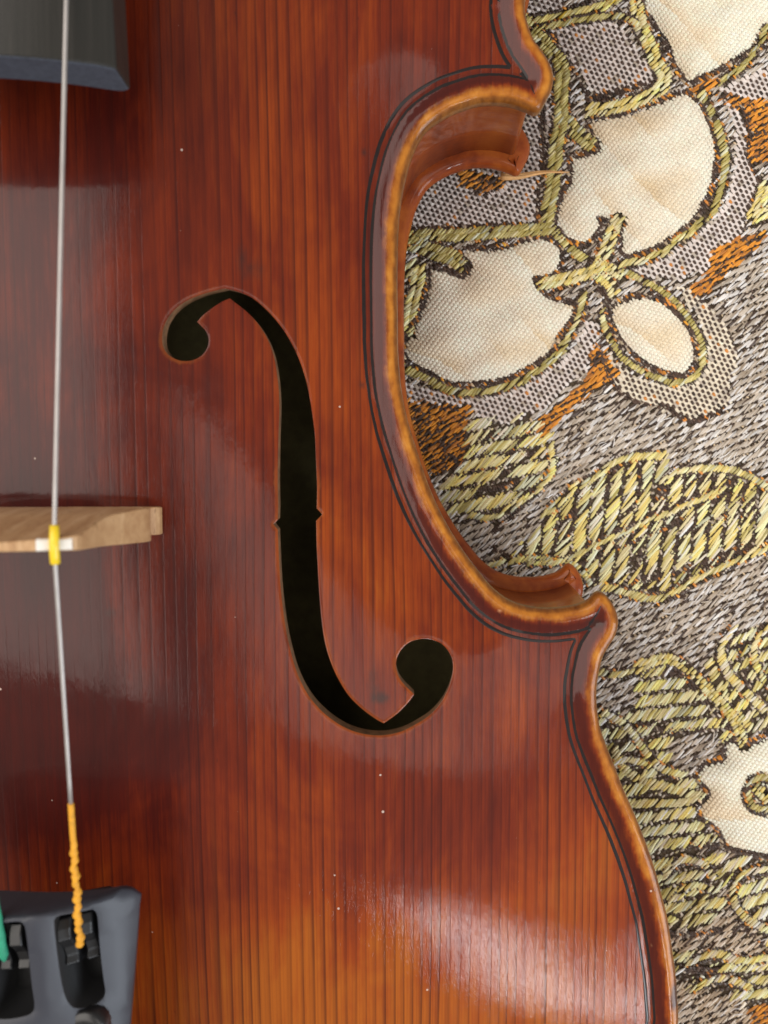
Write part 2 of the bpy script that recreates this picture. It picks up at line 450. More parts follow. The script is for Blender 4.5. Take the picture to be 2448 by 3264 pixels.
# ------------------------------------------------------------------ top plate
def build_top():
    ring_pts = []
    for d, st in ((.06, 1), (.18, 1), (.38, 1), (.7, 2), (1.1, 2), (1.6, 2), (2.2, 2), (2.9, 2), (3.6, 3), (4.3, 3), (5.0, 3), (5.8, 3)):
        P = inset(d, .02)[::st]; ring_pts.append(P)
    fine_x, fine_y0, fine_y1 = -78, -108, 84
    g1 = np.stack(np.meshgrid(np.arange(fine_x, 48, 1.1), np.arange(fine_y0, fine_y1, 1.3)), -1).reshape(-1, 2)
    g1[:, 0] += (np.round((g1[:, 1] - fine_y0) / 1.3) % 2) * .55
    g2 = np.stack(np.meshgrid(np.arange(XC - 106, XC + 106, 3.2), np.arange(-175, 186, 3.2)), -1).reshape(-1, 2)
    g2 = g2[~((g2[:, 0] > fine_x) & (g2[:, 1] > fine_y0) & (g2[:, 1] < fine_y1))]
    G = np.vstack([g1, g2]); G = G[inside(G, RIM)]; G = G[dist_poly(G, RIM) > 6.4]
    fr = []
    for F in (FH, FHm):
        n = normals2(F)
        for o in (.22, .5, .9):
            P = F - n * o
            P = P[(dist_poly(P, F) > o - .03) & ~inside(P, F)]; fr.append(P)
    for F in (FH, FHm):
        k = inside(G, F); G = G[~k]; G = G[dist_poly(G, F) > 1.2]
    free = np.vstack(ring_pts + fr + [G])
    V = np.vstack([RIM, FH, FHm, free]); e = []; o = 0
    for L in (RIM, FH, FHm):
        k = len(L); e += [(o + i, o + (i + 1) % k) for i in range(k)]; o += k
    vs, _, fs, ov, _, _ = delaunay_2d_cdt([Vector(p) for p in V], e, [], 0, 1e-5)
    P = np.array([tuple(v) for v in vs]); T = np.array([tuple(f) for f in fs])
    c = P[T].mean(1)
    ok = inside(c, RIM) & ~inside(c, FH) & ~inside(c, FHm)
    T = T[ok]
    a = P[T]; cr = (a[:,1,0]-a[:,0,0])*(a[:,2,1]-a[:,0,1]) - (a[:,1,1]-a[:,0,1])*(a[:,2,0]-a[:,0,0])
    T[cr < 0] = T[cr < 0][:, ::-1]
    T = T[np.abs(cr) > 1e-7]
    d = dist_poly(P, RIM); d[:len(RIM)] = 0
    fd = np.minimum(dist_poly(P, FH), dist_poly(P, FHm))
    z = ztop(P, d) - .12 * np.clip(1 - fd / .4, 0, 1) ** 2
    # patina: varnish left dark or thin by wear, plus a dark lower-left reflection painted in
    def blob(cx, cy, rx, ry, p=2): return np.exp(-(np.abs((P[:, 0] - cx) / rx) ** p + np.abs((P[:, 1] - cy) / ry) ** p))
    pat_refl = .40 + .38 * blob(-57, -14, 24, 54) + .06 * blob(-25, 20, 20, 60) + .12 * blob(-52, 60, 12, 30) - .06 * blob(-24, 66, 15, 40) - .05 * blob(-22, 30, 12, 34) + .10 * blob(4, 50, 22, 40) \
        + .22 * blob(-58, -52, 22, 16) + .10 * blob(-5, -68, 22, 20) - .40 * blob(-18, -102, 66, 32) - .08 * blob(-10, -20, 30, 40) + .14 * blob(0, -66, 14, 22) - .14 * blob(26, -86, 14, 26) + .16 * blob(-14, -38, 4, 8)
    st = np.zeros(len(P))
    for (u, v), ru, rv, am in (((1216, 2226), 1.5, 1.2, .75), ((1190, 2175), 1.4, 3.2, .45), ((1893, 1986), 1.5, .9, .85), ((2150, 3178), .9, 2.6, .95), ((1157, 1228), .45, 2.2, .7), ((1160, 470), .4, 2.4, .6),
            ((770, 830), 1.1, 3.5, .5), ((820, 860), 1.6, 2.2, .4), ((1735, 2075), .35, 2.4, .45), ((1738, 1960), .18, 2.6, .7), ((1590, 1952), .5, .45, -1.0), ((1662, 2602), .45, .4, -1.0), ((640, 1520), .5, .25, -.5), ((355, 1955), 1.5, 1.2, .5), ((1250, 150), .4, .5, .7),
            ((1850, 2170), .35, 1.4, .5), ((2070, 3010), .5, .35, -.6), ((1690, 2600), .3, .3, -.5), ((1700, 370), .9, .4, .7)):
        q = onto_top([(u, v)])[0]
        st += am * np.exp(-(((P[:, 0] - q[0]) / ru) ** 2 + ((P[:, 1] - q[1]) / rv) ** 2) ** 1.5)
    # cut edges and outer wall
    parts_V = [np.column_stack([P, z])]; F = [tuple(t) for t in T]
    ed = [d]; ff = [fd]; pp = [pat_refl]; ss = [st]; n0 = len(P)
    k = len(RIM)
    prev = np.arange(k)
    for ins, zz in ((0.0, -2.5), (.18, -3.3), (.7, -3.85), (3.2, -3.95)):
        L = RIM + NRM * ins
        parts_V.append(np.column_stack([L, np.full(k, zz)])); ed.append(np.full(k, .3)); ff.append(np.full(k, 9.)); pp.append(np.full(k, .45)); ss.append(st[:k])
        cur = n0 + np.arange(k); n0 += k
        for i in range(k):
            j = (i + 1) % k; F.append((prev[i], cur[i], cur[j], prev[j]))
        prev = cur
    top = mesh('top_plate', np.vstack(parts_V), F, M['spruce'], violin, attrs={'edge_d': np.concatenate(ed), 'f_d': np.concatenate(ff), 'patina_reflection': np.concatenate(pp), 'stain': np.concatenate(ss)})
    for F_ in (FH, FHm):
        zt = ztop(F_) - .12; k = len(F_)
        n = normals2(F_)
        V = np.vstack([np.column_stack([F_, zt]), np.column_stack([F_ - n * .05, zt - 1.2]), np.column_stack([F_ - n * .15, zt - 2.9])])
        fc = []
        for r in range(2):
            for i in range(k):
                j = (i + 1) % k; fc.append((r*k + i, r*k + j, (r+1)*k + j, (r+1)*k + i))
        mesh('f_hole_edge', V, fc, M['cut'], top, smooth=False)
    return top
TOP = build_top()

def ribbon(L, wdt, lift, closed=True):
    k = len(L); n = normals2(L)
    if not closed: n[0] = n[1]; n[-1] = n[-2]
    A, B = L - n * wdt / 2, L + n * wdt / 2
    V = np.vstack([np.column_stack([Q, ztop(Q) + q]) for Q, q in ((A, .012), (L, lift), (B, .012))])
    f = []
    for r in range(2):
        for i in range(k if closed else k - 1):
            j = (i + 1) % k; f.append((r*k + i, r*k + j, (r+1)*k + j, (r+1)*k + i)[::-1])
    return V, f
for dd in (4.35, 5.5):
    L = inset(dd, .02)
    L = resample(L, .5)
    jit = np.cumsum(RNG.normal(0, .012, len(L))); jit -= np.linspace(0, jit[-1], len(L))
    wd = .54 + .07 * np.sin(np.arange(len(L)) * .11) + (.06 if dd < 5 else 0)
    n = normals2(L); L = L + n * np.clip(jit, -.08, .08)[:, None]
    V, f = ribbon(L, wd[:, None], .04)
    mesh('purfling', V, f, M['inlay'], violin)
def sting(px):
    P = onto_top(np.array(px, float)); P = resample(P, .4, False)
    wds = np.linspace(.75, .12, len(P))[:, None]
    V, f = ribbon(P, wds, .06, False); mesh('purfling', V, f, M['inlay'], violin)
sting([(1660, 232), (1680, 258), (1695, 280), (1704, 300)])
sting([(1868, 2003), (1888, 1980), (1902, 1958), (1915, 1932)])

# ------------------------------------------------------------------ ribs and back
RIB = resample(inset(2.9, .05), .6)
def build_ribs():
    k = len(RIB); V = []; rows = ((0, -3.7), (0, -12), (0, -22), (0, -34.2))
    n = normals2(RIB)
    for _, zz in rows: V.append(np.column_stack([RIB, np.full(k, zz)]))
    for zz in (-34.2, -3.7): V.append(np.column_stack([RIB + n * 1.2, np.full(k, zz)]))
    f = []
    for r in range(len(V) - 1):
        for i in range(k):
            j = (i + 1) % k; f.append((r*k + i, (r+1)*k + i, (r+1)*k + j, r*k + j))
    o = mesh('ribs', np.vstack(V), f, M['maple'], violin)
    return o
build_ribs()
def build_back():
    k = len(RIM); prof = ((3.4, -34.0), (1.6, -34.15), (.8, -34.4), (.25, -35.0), (0, -36.0), (.25, -37.2), (.9, -37.9), (3.5, -38.0))
    V = [np.column_stack([RIM + NRM * a, np.full(k, z)]) for a, z in prof]
    f = []
    for r in range(len(V) - 1):
        for i in range(k):
            j = (i + 1) % k; f.append((r*k + i, (r+1)*k + i, (r+1)*k + j, r*k + j))
    o = mesh('back_plate', np.vstack(V), f, M['maple'], violin)
    # arched board: inner face (seen through the f-hole) and outer face
    L = resample(inset(4.4, .05), 2.0)
    G = np.stack(np.meshgrid(np.arange(XC - 106, XC + 106, 4.0), np.arange(-175, 186, 4.0)), -1).reshape(-1, 2)
    G = G[inside(G, L)]; G = G[dist_poly(G, L) > 2.5]
    vs, _, fs, _, _, _ = delaunay_2d_cdt([Vector(p) for p in np.vstack([L, G])], [(i, (i + 1) % len(L)) for i in range(len(L))], [], 1, 1e-5)
    P = np.array([tuple(v) for v in vs]); h = bspl(hh, P) * .75
    mesh('inner_face', np.column_stack([P, -34.05 - h]), [tuple(x) for x in fs], M['raw'], o)
    mesh('outer_face', np.column_stack([P, -37.95 - h]), [tuple(x)[::-1] for x in fs], M['maple'], o)
build_back()

# ------------------------------------------------------------------ fingerboard
def build_fingerboard():
    hw, y0, y1 = 21.8, 46.2, 250.0
    def sect(hw):                              # closed cross-section, top arc then hollow underside
        t = np.linspace(-1, 1, 25)
        topz = 41.6 - 42 * (1 - np.sqrt(1 - (t * hw / 42) ** 2)) * .86
        P = [(hw * a, b) for a, b in zip(t, topz)]
        P[0] = (-hw, P[0][1] - .3); P[-1] = (hw, P[-1][1] - .3)
        P += [(hw - .5, 29.6), (hw - 1.4, 29.0)]
        P += [(hw * a, 29.0 + 5.5 * (1 - (abs(a) / .9) ** 2)) for a in np.linspace(.88, -.88, 15)]
        P += [(-hw + 1.4, 29.0), (-hw + .5, 29.6)]
        return np.array(P)
    V, f = [], []; ys = [y0, y0 + .35, y0 + 20, y1]; nn = None
    for i, y in enumerate(ys):
        wdt = hw - (y - y0) * .034 - (.18 if i == 0 else 0)
        Q = sect(wdt); nn = len(Q)
        V.append(np.column_stack([XC + Q[:, 0], np.full(nn, y), Q[:, 1] - (y - y0) * .012]))
    for r in range(len(ys) - 1):
        for i in range(nn):
            j = (i + 1) % nn; f.append((r*nn + i, r*nn + j, (r+1)*nn + j, (r+1)*nn + i))
    # end face: strip between top arc and underside
    half = 25
    tops = list(range(half)); bots = [nn - 1 - i for i in range(nn - half)]
    cap = tuple(range(nn))
    b2 = [(XC + a, y0 - .0) for a in ()]
    f.append(cap[::-1])
    o = mesh('fingerboard', np.vstack(V), f, M['ebony'], violin, smooth=False)
    o.data.materials.append(M['endgrain_lit']); o.data.polygons[len(f) - 1].material_index = 1
    md = o.modifiers.new('bevel', 'BEVEL'); md.width = .35 * MM; md.segments = 2; md.limit_method = 'ANGLE'; md.angle_limit = .6
    o.data.polygons.foreach_set('use_smooth', [True] * len(o.data.polygons))
    md2 = o.modifiers.new('wn', 'WEIGHTED_NORMAL'); md2.keep_sharp = True
    return o
build_fingerboard()

# ------------------------------------------------------------------ bridge
def build_bridge():
    zf = lambda x: float(ztop(np.array([[XC + x, -13.0]]))[0])
    ft = zf(16) ; fo = zf(20)
    R = [(18.6, fo - .0), (18.7, fo + 1.6), (17.8, fo + 2.6), (16.6, fo + 4.2), (15.2, fo + 7.5), (14.6, fo + 10.5), (12.2, fo + 12.2), (9.4, fo + 12.4), (8.2, fo + 14.2), (9.2, fo + 16.2), (11.5, fo + 16.6),
         (14.0, fo + 15.2), (16.6, fo + 13.4), (19.8, fo + 13.4), (21.6, fo + 14.6), (21.9, fo + 17.2), (20.6, fo + 21.5), (19.3, fo + 26), (19.2, 45.6), (18.6, 46.6), (14, 48.6), (9, 50.2), (4, 51.0), (0, 51.2)]
    B = [(10.0, zf(10)), (9.8, zf(10) + 1.8), (8.6, zf(10) + 3.4), (7.6, zf(10) + 6.5), (4.5, zf(10) + 8.8), (0, zf(10) + 9.6)]
    out = np.array([(a, b) for a, b in R] + [(-a, b) for a, b in R[::-1][1:]] + [(-a, b) for a, b in B] + [(a, b) for a, b in B[::-1][1:]])
    out = ccw(out)
    heart = ccw(np.array([(0, 33), (2.6, 34.5), (3.6, 37), (2.4, 38.6), (.8, 38.2), (0, 37.2), (-.8, 38.2), (-2.4, 38.6), (-3.6, 37), (-2.6, 34.5)], float))
    o1 = resample(catmull(out, .8, True), .8); h1 = resample(catmull(heart, .6, True), .6)
    G = np.stack(np.meshgrid(np.arange(-21, 21, 1.6), np.arange(10, 52, 1.6)), -1).reshape(-1, 2)
    G = G[inside(G, o1) & ~inside(G, h1)]; G = G[(dist_poly(G, o1) > .7) & (dist_poly(G, h1) > .6)]
    V = np.vstack([o1, h1, G]); e = [(i, (i+1) % len(o1)) for i in range(len(o1))] + [(len(o1)+i, len(o1)+(i+1) % len(h1)) for i in range(len(h1))]
    vs, _, fs, _, _, _ = delaunay_2d_cdt([Vector(p) for p in V], e, [], 0, 1e-5)
    P = np.array([tuple(v) for v in vs]); T = np.array([tuple(x) for x in fs]); c = P[T].mean(1)
    T = T[inside(c, o1) & ~inside(c, h1)]
    n = len(P)
    yb = -15.0
    t = np.clip((P[:, 1] - 13) / 38, 0, 1)
    fy = np.interp(P[:, 1], [10, 14, 20, 30, 36, 42, 48, 52], [-10.7, -10.6, -10.1, -9.5, -9.8, -10.7, -11.75, -12.2])
    front = np.column_stack([P[:, 0] + XC, fy, P[:, 1]]); back = np.column_stack([P[:, 0] + XC, yb + 2.0 * t ** 1.2, P[:, 1]])
    F = [tuple(x)[::-1] for x in T] + [tuple(i + n for i in x) for x in T]
    for a, L in ((0, len(o1)), (len(o1), len(h1))):
        for i in range(L):
            p, q = a + i, a + (i + 1) % L
            F.append((p, q, q + n, p + n))
    o = mesh('bridge', np.vstack([front, back]), F, M['bridge'], violin, smooth=False)
    bmx = bmesh.new(); bmx.from_mesh(o.data); bmesh.ops.recalc_face_normals(bmx, faces=bmx.faces); bmx.to_mesh(o.data); bmx.free()
    md = o.modifiers.new('bevel', 'BEVEL'); md.width = .22 * MM; md.segments = 2; md.limit_method = 'ANGLE'; md.angle_limit = .8
    # parchment under the string
    xs = np.linspace(-46.6, -42.9, 7); prof = [(-11.6, -1.2), (-11.75, .02), (-12.0, .12), (-12.9, .12), (-13.15, .02), (-13.25, -1.2)]
    V = []
    for x in xs:
        zt = np.interp(x - XC, [0, 4, 9, 14, 18.6, 19.3], [51.2, 51.0, 50.2, 48.6, 46.6, 45.6])
        V += [(x, a, zt + b) for a, b in prof]
    k = len(prof); f = [(i*k + j, (i+1)*k + j, (i+1)*k + j + 1, i*k + j + 1) for i in range(len(xs)-1) for j in range(k-1)]
    mesh('parchment', V, f, M['parchment'], o)
    return o
build_bridge()

# ------------------------------------------------------------------ strings
def build_strings():
    e = empty('string'); e.parent = violin; e['label'] = 'thin bright string with yellow sleeve on the bridge'
    br = np.array((-44.6, -12.4, 47.9))
    a = np.array((-44.1, 95.0, 34.9)); tail = np.array((-47.6, -68.7, 37.3))
    pts = [a + (br - a) * t for t in np.linspace(0, 1, 14)] + [br + (tail - br) * t for t in np.linspace(.02, .625, 10)]
    V, f = tube(pts, .27, 10)
    wire = mesh('wire', V, f, M['steel'], e)
    d1 = (br - a) / np.linalg.norm(br - a); d2 = (tail - br) / np.linalg.norm(tail - br)
    V, f = tube([br - d1 * 2.3, br - d1 * 2.25, br - d1 * 1, br, br + d2 * 1.2, br + d2 * 2.3, br + d2 * 2.4], [.4, .56, .58, .58, .60, .60, .42], 14)
    mesh('sleeve', V, f, M['sleeve'], e)
    # silk wrap, twisted towards its end
    L = np.linalg.norm(tail - br); P = []; Rd = []
    for t in np.linspace(.61, 1.0, 90):
        p = br + (tail - br) * t; tw = max(0, (t - .70)) / .30; w = min(1, tw * 6)
        ph = t * L * 2.6
        P.append(p + w * np.array((.10 * math.cos(ph) + .09 * math.sin(ph * .31), 0, .09 * math.sin(ph)))); Rd.append(.40 + .10 * w * math.sin(ph * 2 + 1) + .06 * w * math.sin(ph * .7) + .06 * w)
    Rd[-1] = .15; Rd[-2] = .3
    V, f = tube(P, Rd, 12); mesh('silk_wrap', V, f, M['silk'], e)
    g = empty('string'); g.parent = violin; g['label'] = 'string end wound with green silk at the frame edge'
    t2 = np.append(unproj(14, 3062, 38.4), 38.4); m2 = np.append(unproj(-10, 2911, 40.0), 40.0)
    br2 = t2 + (m2 - t2) * ((-13.0 - t2[1]) / (m2[1] - t2[1])); br2[2] = 51.4
    a2 = np.array((br2[0] - .6, 95.0, 41.5))
    V, f = tube([a2 + (br2 - a2) * t for t in np.linspace(0, 1, 8)] + [br2 + (t2 - br2) * t for t in np.linspace(.03, .55, 8)], .34, 10)
    mesh('wire', V, f, M['steel'], g)
    q = np.linspace(.5, 1, 30); r = .62 + .05 * np.sin(np.arange(30) * 2.1); r[-1] = .25
    V, f = tube([br2 + (t2 - br2) * t for t in q], r, 12); mesh('silk_wrap', V, f, M['green'], g)
build_strings()

# ------------------------------------------------------------------ tailpiece with built-in tuners
def ztail(x): return 40.0 - 9.8 * np.abs((np.asarray(x) - XC) / 19.8) ** 2.6
def build_tailpiece():
    YT, YB = -63.2, -172.0
    def hwid(y): return 19.8 - 10.5 * np.clip((YT - y) / 109, 0, 1) ** 1.15
    def lay(px):
        px = np.array(px, float); z = np.full(len(px), 38.0)
        for _ in range(8):
            P = unproj(px[:, 0], px[:, 1], z); z = ztail(P[:, 0])
        return P
    cv = lambda L: [(a / 3.318, 2700 + b / 3.318) for a, b in L]
    s1 = lay(cv([(560,790),(600,745),(760,715),(960,675),(1000,695),(1022,760),(1050,1100),(1085,1400),(1105,1560),(1060,1640),(950,1700),(800,1725),(730,1690),(670,1580),(620,1350),(575,1000)]))
    s2 = lay(cv([(-150,870),(-60,830),(150,805),(220,815),(255,880),(290,1150),(325,1480),(352,1680),(330,1770),(220,1815),(20,1840),(-80,1800),(-120,1400)]))
    slots = [ccw(resample(catmull(s, .4, True), .45)) for s in (s1, s2)]
    slots += [ccw(np.column_stack([2 * XC - s[:, 0], s[:, 1]])) for s in slots]
    t = np.linspace(-1, 1, 45)
    front = np.column_stack([XC + hwid(YT) * t, YT - 2.0 * np.clip((np.abs(t) - .86) / .14, 0, 1) ** 2.5])
    ys = np.linspace(YT - 2.0, YB, 70)[1:]
    rt = np.column_stack([XC + hwid(ys), ys]); lt = np.column_stack([XC - hwid(ys), ys])[::-1]
    out = ccw(np.vstack([front, rt, lt]))
    G = np.stack(np.meshgrid(np.arange(XC - 20, XC + 20, 1.0), np.arange(YB, YT, 1.2)), -1).reshape(-1, 2)
    G = G[inside(G, out)]; G = G[dist_poly(G, out) > .6]
    for s in slots: G = G[~inside(G, s)]; G = G[dist_poly(G, s) > .55]
    V = np.vstack([out] + slots + [G]); e = []; o0 = 0
    for L in [out] + slots:
        k = len(L); e += [(o0 + i, o0 + (i+1) % k) for i in range(k)]; o0 += k
    vs, _, fs, _, _, _ = delaunay_2d_cdt([Vector(p) for p in V], e, [], 0, 1e-5)
    P = np.array([tuple(v) for v in vs]); T = np.array([tuple(x) for x in fs]); c = P[T].mean(1)
    ok = inside(c, out)
    for s in slots: ok &= ~inside(c, s)
    T = T[ok]; a = P[T]; cr = (a[:,1,0]-a[:,0,0])*(a[:,2,1]-a[:,0,1]) - (a[:,1,1]-a[:,0,1])*(a[:,2,0]-a[:,0,0])
    T[cr < 0] = T[cr < 0][:, ::-1]
    ds = np.min([dist_poly(P, s) for s in slots], 0); do = dist_poly(P, out)
    z = ztail(P[:, 0]) - .35 * np.clip(1 - ds / .9, 0, 1) ** 2 - .3 * np.clip(1 - do / .8, 0, 1) ** 2
    VV = [np.column_stack([P, z])]; F = [tuple(x) for x in T]; n0 = len(P)
    # outer wall, thin at the sides and thick in the middle
    k = len(out); th = 1.0 + 6.2 * np.clip(1 - np.abs((out[:, 0] - XC) / 19.8) ** 2.0, 0, 1)
    prev = np.arange(k); n = normals2(out)
    for fr, ins in ((.5, -.02), (1.0, .35)):
        VV.append(np.column_stack([out + n * ins, ztail(out[:, 0]) - .3 - th * fr])); cur = n0 + np.arange(k); n0 += k
        F += [(prev[i], cur[i], cur[(i+1) % k], prev[(i+1) % k]) for i in range(k)]; prev = cur
    tp = mesh('tailpiece', np.vstack(VV), F, M['tail'], violin)
    md = tp.modifiers.new('wn', 'WEIGHTED_NORMAL')
    for s in slots:
        k = len(s); n = normals2(s)
        W = np.vstack([np.column_stack([s, ztail(s[:, 0]) - .35]), np.column_stack([s + n * .12, ztail(s[:, 0]) - .6]), np.column_stack([s + n * .12, ztail(s[:, 0]) - 7.0])])
        f = [(r*k + i, r*k + (i+1) % k, (r+1)*k + (i+1) % k, (r+1)*k + i) for r in range(2) for i in range(k)] + [tuple(2*k + np.arange(k))]
        mesh('tuner_slot', W, f, M['hole'], tp)
    # tuner levers: a rounded bar across the slot with a forked hook for the string
    def loft(sections):
        V = []; f = []
        for s in sections: V += s
        k = len(sections[0])
        for r in range(len(sections) - 1):
            for i in range(k): f.append((r*k+i, r*k+(i+1) % k, (r+1)*k+(i+1) % k, (r+1)*k+i))
        f.append(tuple(range(k))[::-1]); f.append(tuple((len(sections)-1)*k+i for i in range(k)))
        return V, f
    for s in slots[:2]:
        cx = s[:, 0].mean(); top, bot = s[:, 1].max(), s[:, 1].min()
        skew = -.012
        L = top - bot; zt = float(ztail(cx))
        wdt = (s[:, 0].max() - s[:, 0].min()) * .36
        prof = [(0.3, -4.5), (.3, -1.7), (1.6, -1.0), (3.2, -.75), (3.6, -1.15), (5.0, -2.1), (6.6, -2.6), (7.8, -2.2), (8.3, -2.9), (8.4, -5.5)]
        slope = (float(ztail(cx + 1)) - float(ztail(cx - 1))) / 2
        pieces = []
        for sg, a, b in ((-1, -wdt, -.42), (1, .42, wdt)):
            secs = []
            for xx in (a, a + .2, b - .2, b):
                e_ = .12 if xx in (a, b) else 0
                secs.append([(cx - .8 + xx + (p_ * .085), top - .8 - p_ * L / 15.5, zt + q - e_ + slope * (xx - .8)) for p_, q in prof])
            pieces.append(loft(secs))
        secs = []
        for xx in (-wdt, -wdt + .3, wdt - .3, wdt):
            secs.append([(cx - .8 + xx + p_ * .085, top - .8 - p_ * L / 15.5, zt + q + slope * xx) for p_, q in [(0.35, -4.4), (.35, -2.0), (2.2, -1.6), (3.0, -2.2), (3.2, -4.5)]])
        pieces.append(loft(secs))
        V, f = merge(pieces)
        lv = mesh('tuner_lever', V, f, M['lever'], tp, smooth=False)
        bmx = bmesh.new(); bmx.from_mesh(lv.data); bmesh.ops.recalc_face_normals(bmx, faces=bmx.faces); bmx.to_mesh(lv.data); bmx.free()
        md = lv.modifiers.new('bevel', 'BEVEL'); md.width = .18 * MM; md.segments = 2
    # knurled tuner screw head
    sc = lay(cv([(930, 1880)]))[0]; z0 = float(ztail(sc[0]))
    V = []; f = []; n = 36
    rings = [(2.7, -1.5), (2.7, .5), (2.45, .9), (1.2, 1.0), (0.01, .95)]
    for r, zz in rings:
        for i in range(n):
            rr = r * (1 + (.035 if i % 2 and r > 2.6 else 0)); V.append((sc[0] + rr * math.cos(2*math.pi*i/n), sc[1] - .3 + rr * math.sin(2*math.pi*i/n), z0 + zz))
    for q in range(len(rings)-1):
        for i in range(n): f.append((q*n+i, q*n+(i+1) % n, (q+1)*n+(i+1) % n, (q+1)*n+i))
    mesh('tuner_screw', V, f, M['lever'], tp)
build_tailpiece()

# ------------------------------------------------------------------ brocade cloth
ZC = -46.0
cloth = empty('brocade_cloth', 'beige and gold brocade tablecloth with cream flowers and orange threads under the violin', 'cloth')
def sub(o, **kw):
    for k, v in kw.items(): o[k] = v
    return o

PETALS = [
 [(2034,0),(2077,48),(2101,87),(2125,125),(2140,159),(2159,203),(2183,241),(2198,256),(2227,241),(2275,222),(2323,193),(2371,164),(2420,140),(2448,121),(2520,85),(2600,40),(2600,-150),(2060,-150),(2030,-60)],
 [(1889,386),(1986,371),(2058,347),(2130,318),(2178,299),(2203,313),(2227,338),(2246,376),(2265,420),(2275,463),(2275,506),(2270,548),(2260,596),(2236,645),(2207,693),(2169,727),(2130,756),(2082,785),(2034,799),(2000,809),(1984,789),(1986,751),(1957,707),(1918,688),(1899,693),(1908,717),(1889,751),(1860,770),(1822,760),(1793,741),(1778,712),(1783,669),(1793,635),(1817,596),(1826,548),(1826,505),(1850,505),(1890,492),(1914,480),(1905,450),(1890,420)],
 [(1378,859),(1420,868),(1470,888),(1500,868),(1488,830),(1485,800),(1547,801),(1614,792),(1672,772),(1730,763),(1759,777),(1783,801),(1783,835),(1769,864),(1745,878),(1710,878),(1698,888),(1706,912),(1735,946),(1778,965),(1822,970),(1822,999),(1803,1033),(1774,1071),(1759,1110),(1711,1148),(1658,1177),(1605,1202),(1547,1211),(1479,1216),(1426,1211),(1373,1182),(1325,1158),(1294,1124),(1296,1086),(1320,1047),(1349,989),(1364,941),(1373,903)],
 [(1954,986),(2006,957),(2060,950),(2109,968),(2154,1008),(2190,1052),(2207,1104),(2207,1148),(2183,1185),(2131,1180),(2072,1156),(2021,1119),(1977,1067),(1954,1020)],
 [(2448,2353),(2390,2375),(2329,2368),(2315,2389),(2311,2425),(2264,2436),(2239,2454),(2231,2483),(2264,2516),(2264,2534),(2242,2556),(2235,2581),(2242,2606),(2275,2624),(2296,2642),(2312,2675),(2325,2694),(2370,2706),(2415,2715),(2448,2721),(2560,2735),(2600,2640),(2600,2400),(2520,2345)],
]
CHECKS = [
 [(1740,92),(1908,63),(1947,63),(1986,96),(2034,159),(2072,222),(2096,260),(2014,285),(1918,309),(1879,289),(1851,231),(1802,164),(1759,121)],
 [(1200,745),(1330,600),(1480,420),(1640,280),(1755,318),(1760,400),(1740,500),(1720,560),(1716,640),(1706,700),(1640,712),(1450,716),(1330,728)],
 [(1500,-150),(1850,-150),(1810,-20),(1790,28),(1670,45),(1500,50)],
 [(2310,300),(2330,370),(2345,430),(2340,520),(2335,560),(2310,640),(2280,690),(2220,740),(2150,790),(2090,820),(2010,845),(2000,862),(2040,880),(2120,890),(2180,890),(2200,875),(2255,860),(2265,800),(2300,790),(2360,760),(2372,710),(2400,640),(2419,585),(2400,545),(2372,490),(2390,440),(2370,380),(2330,330)],
 [(2294,285),(2371,241),(2470,200),(2600,150),(2600,300),(2470,310),(2362,318),(2323,313)],
 [(2135,905),(2222,934),(2256,973),(2294,1011),(2323,1059),(2345,1100),(2350,1140),(2338,1196),(2323,1245),(2328,1293),(2270,1317),(2203,1336),(2130,1322),(2072,1288),(1995,1259),(1947,1206),(1908,1100),(1937,1124),(1986,1172),(2034,1206),(2111,1221),(2178,1230),(2227,1196),(2251,1148),(2251,1100),(2227,1011),(2203,982),(2159,915)],
 [(1875,1013),(1913,1028),(1904,1081),(1889,1110),(1880,1163),(1836,1211),(1769,1269),(1740,1300),(1660,1325),(1600,1353),(1555,1339),(1483,1300),(1392,1300),(1220,1280),(1220,1200),(1344,1226),(1417,1250),(1489,1264),(1586,1255),(1667,1221),(1730,1187),(1793,1144),(1846,1076)],
]
ORANGES = [
 [(2294,309),(2448,328),(2600,328),(2600,490),(2390,500),(2385,400),(2360,352)],
 [(2193,289),(2265,246),(2294,260),(2241,309),(2203,318)],
 [(2429,756),(2391,809),(2342,847),(2299,886),(2251,939),(2203,905),(2256,876),(2275,809),(2362,760)],
 [(1957,1196),(1851,1269),(1744,1375),(1730,1327),(1802,1269),(1880,1192),(1875,1139),(1889,1110),(1918,1139)],
 [(1220,1290),(1483,1310),(1469,1387),(1473,1454),(1440,1493),(1400,1500),(1340,1500),(1250,1400)],
 [(1470,545),(1616,571),(1598,597),(1525,612),(1480,590)],
 [(2400,3220),(2470,3200),(2600,3200),(2600,3300),(2400,3300)],
]
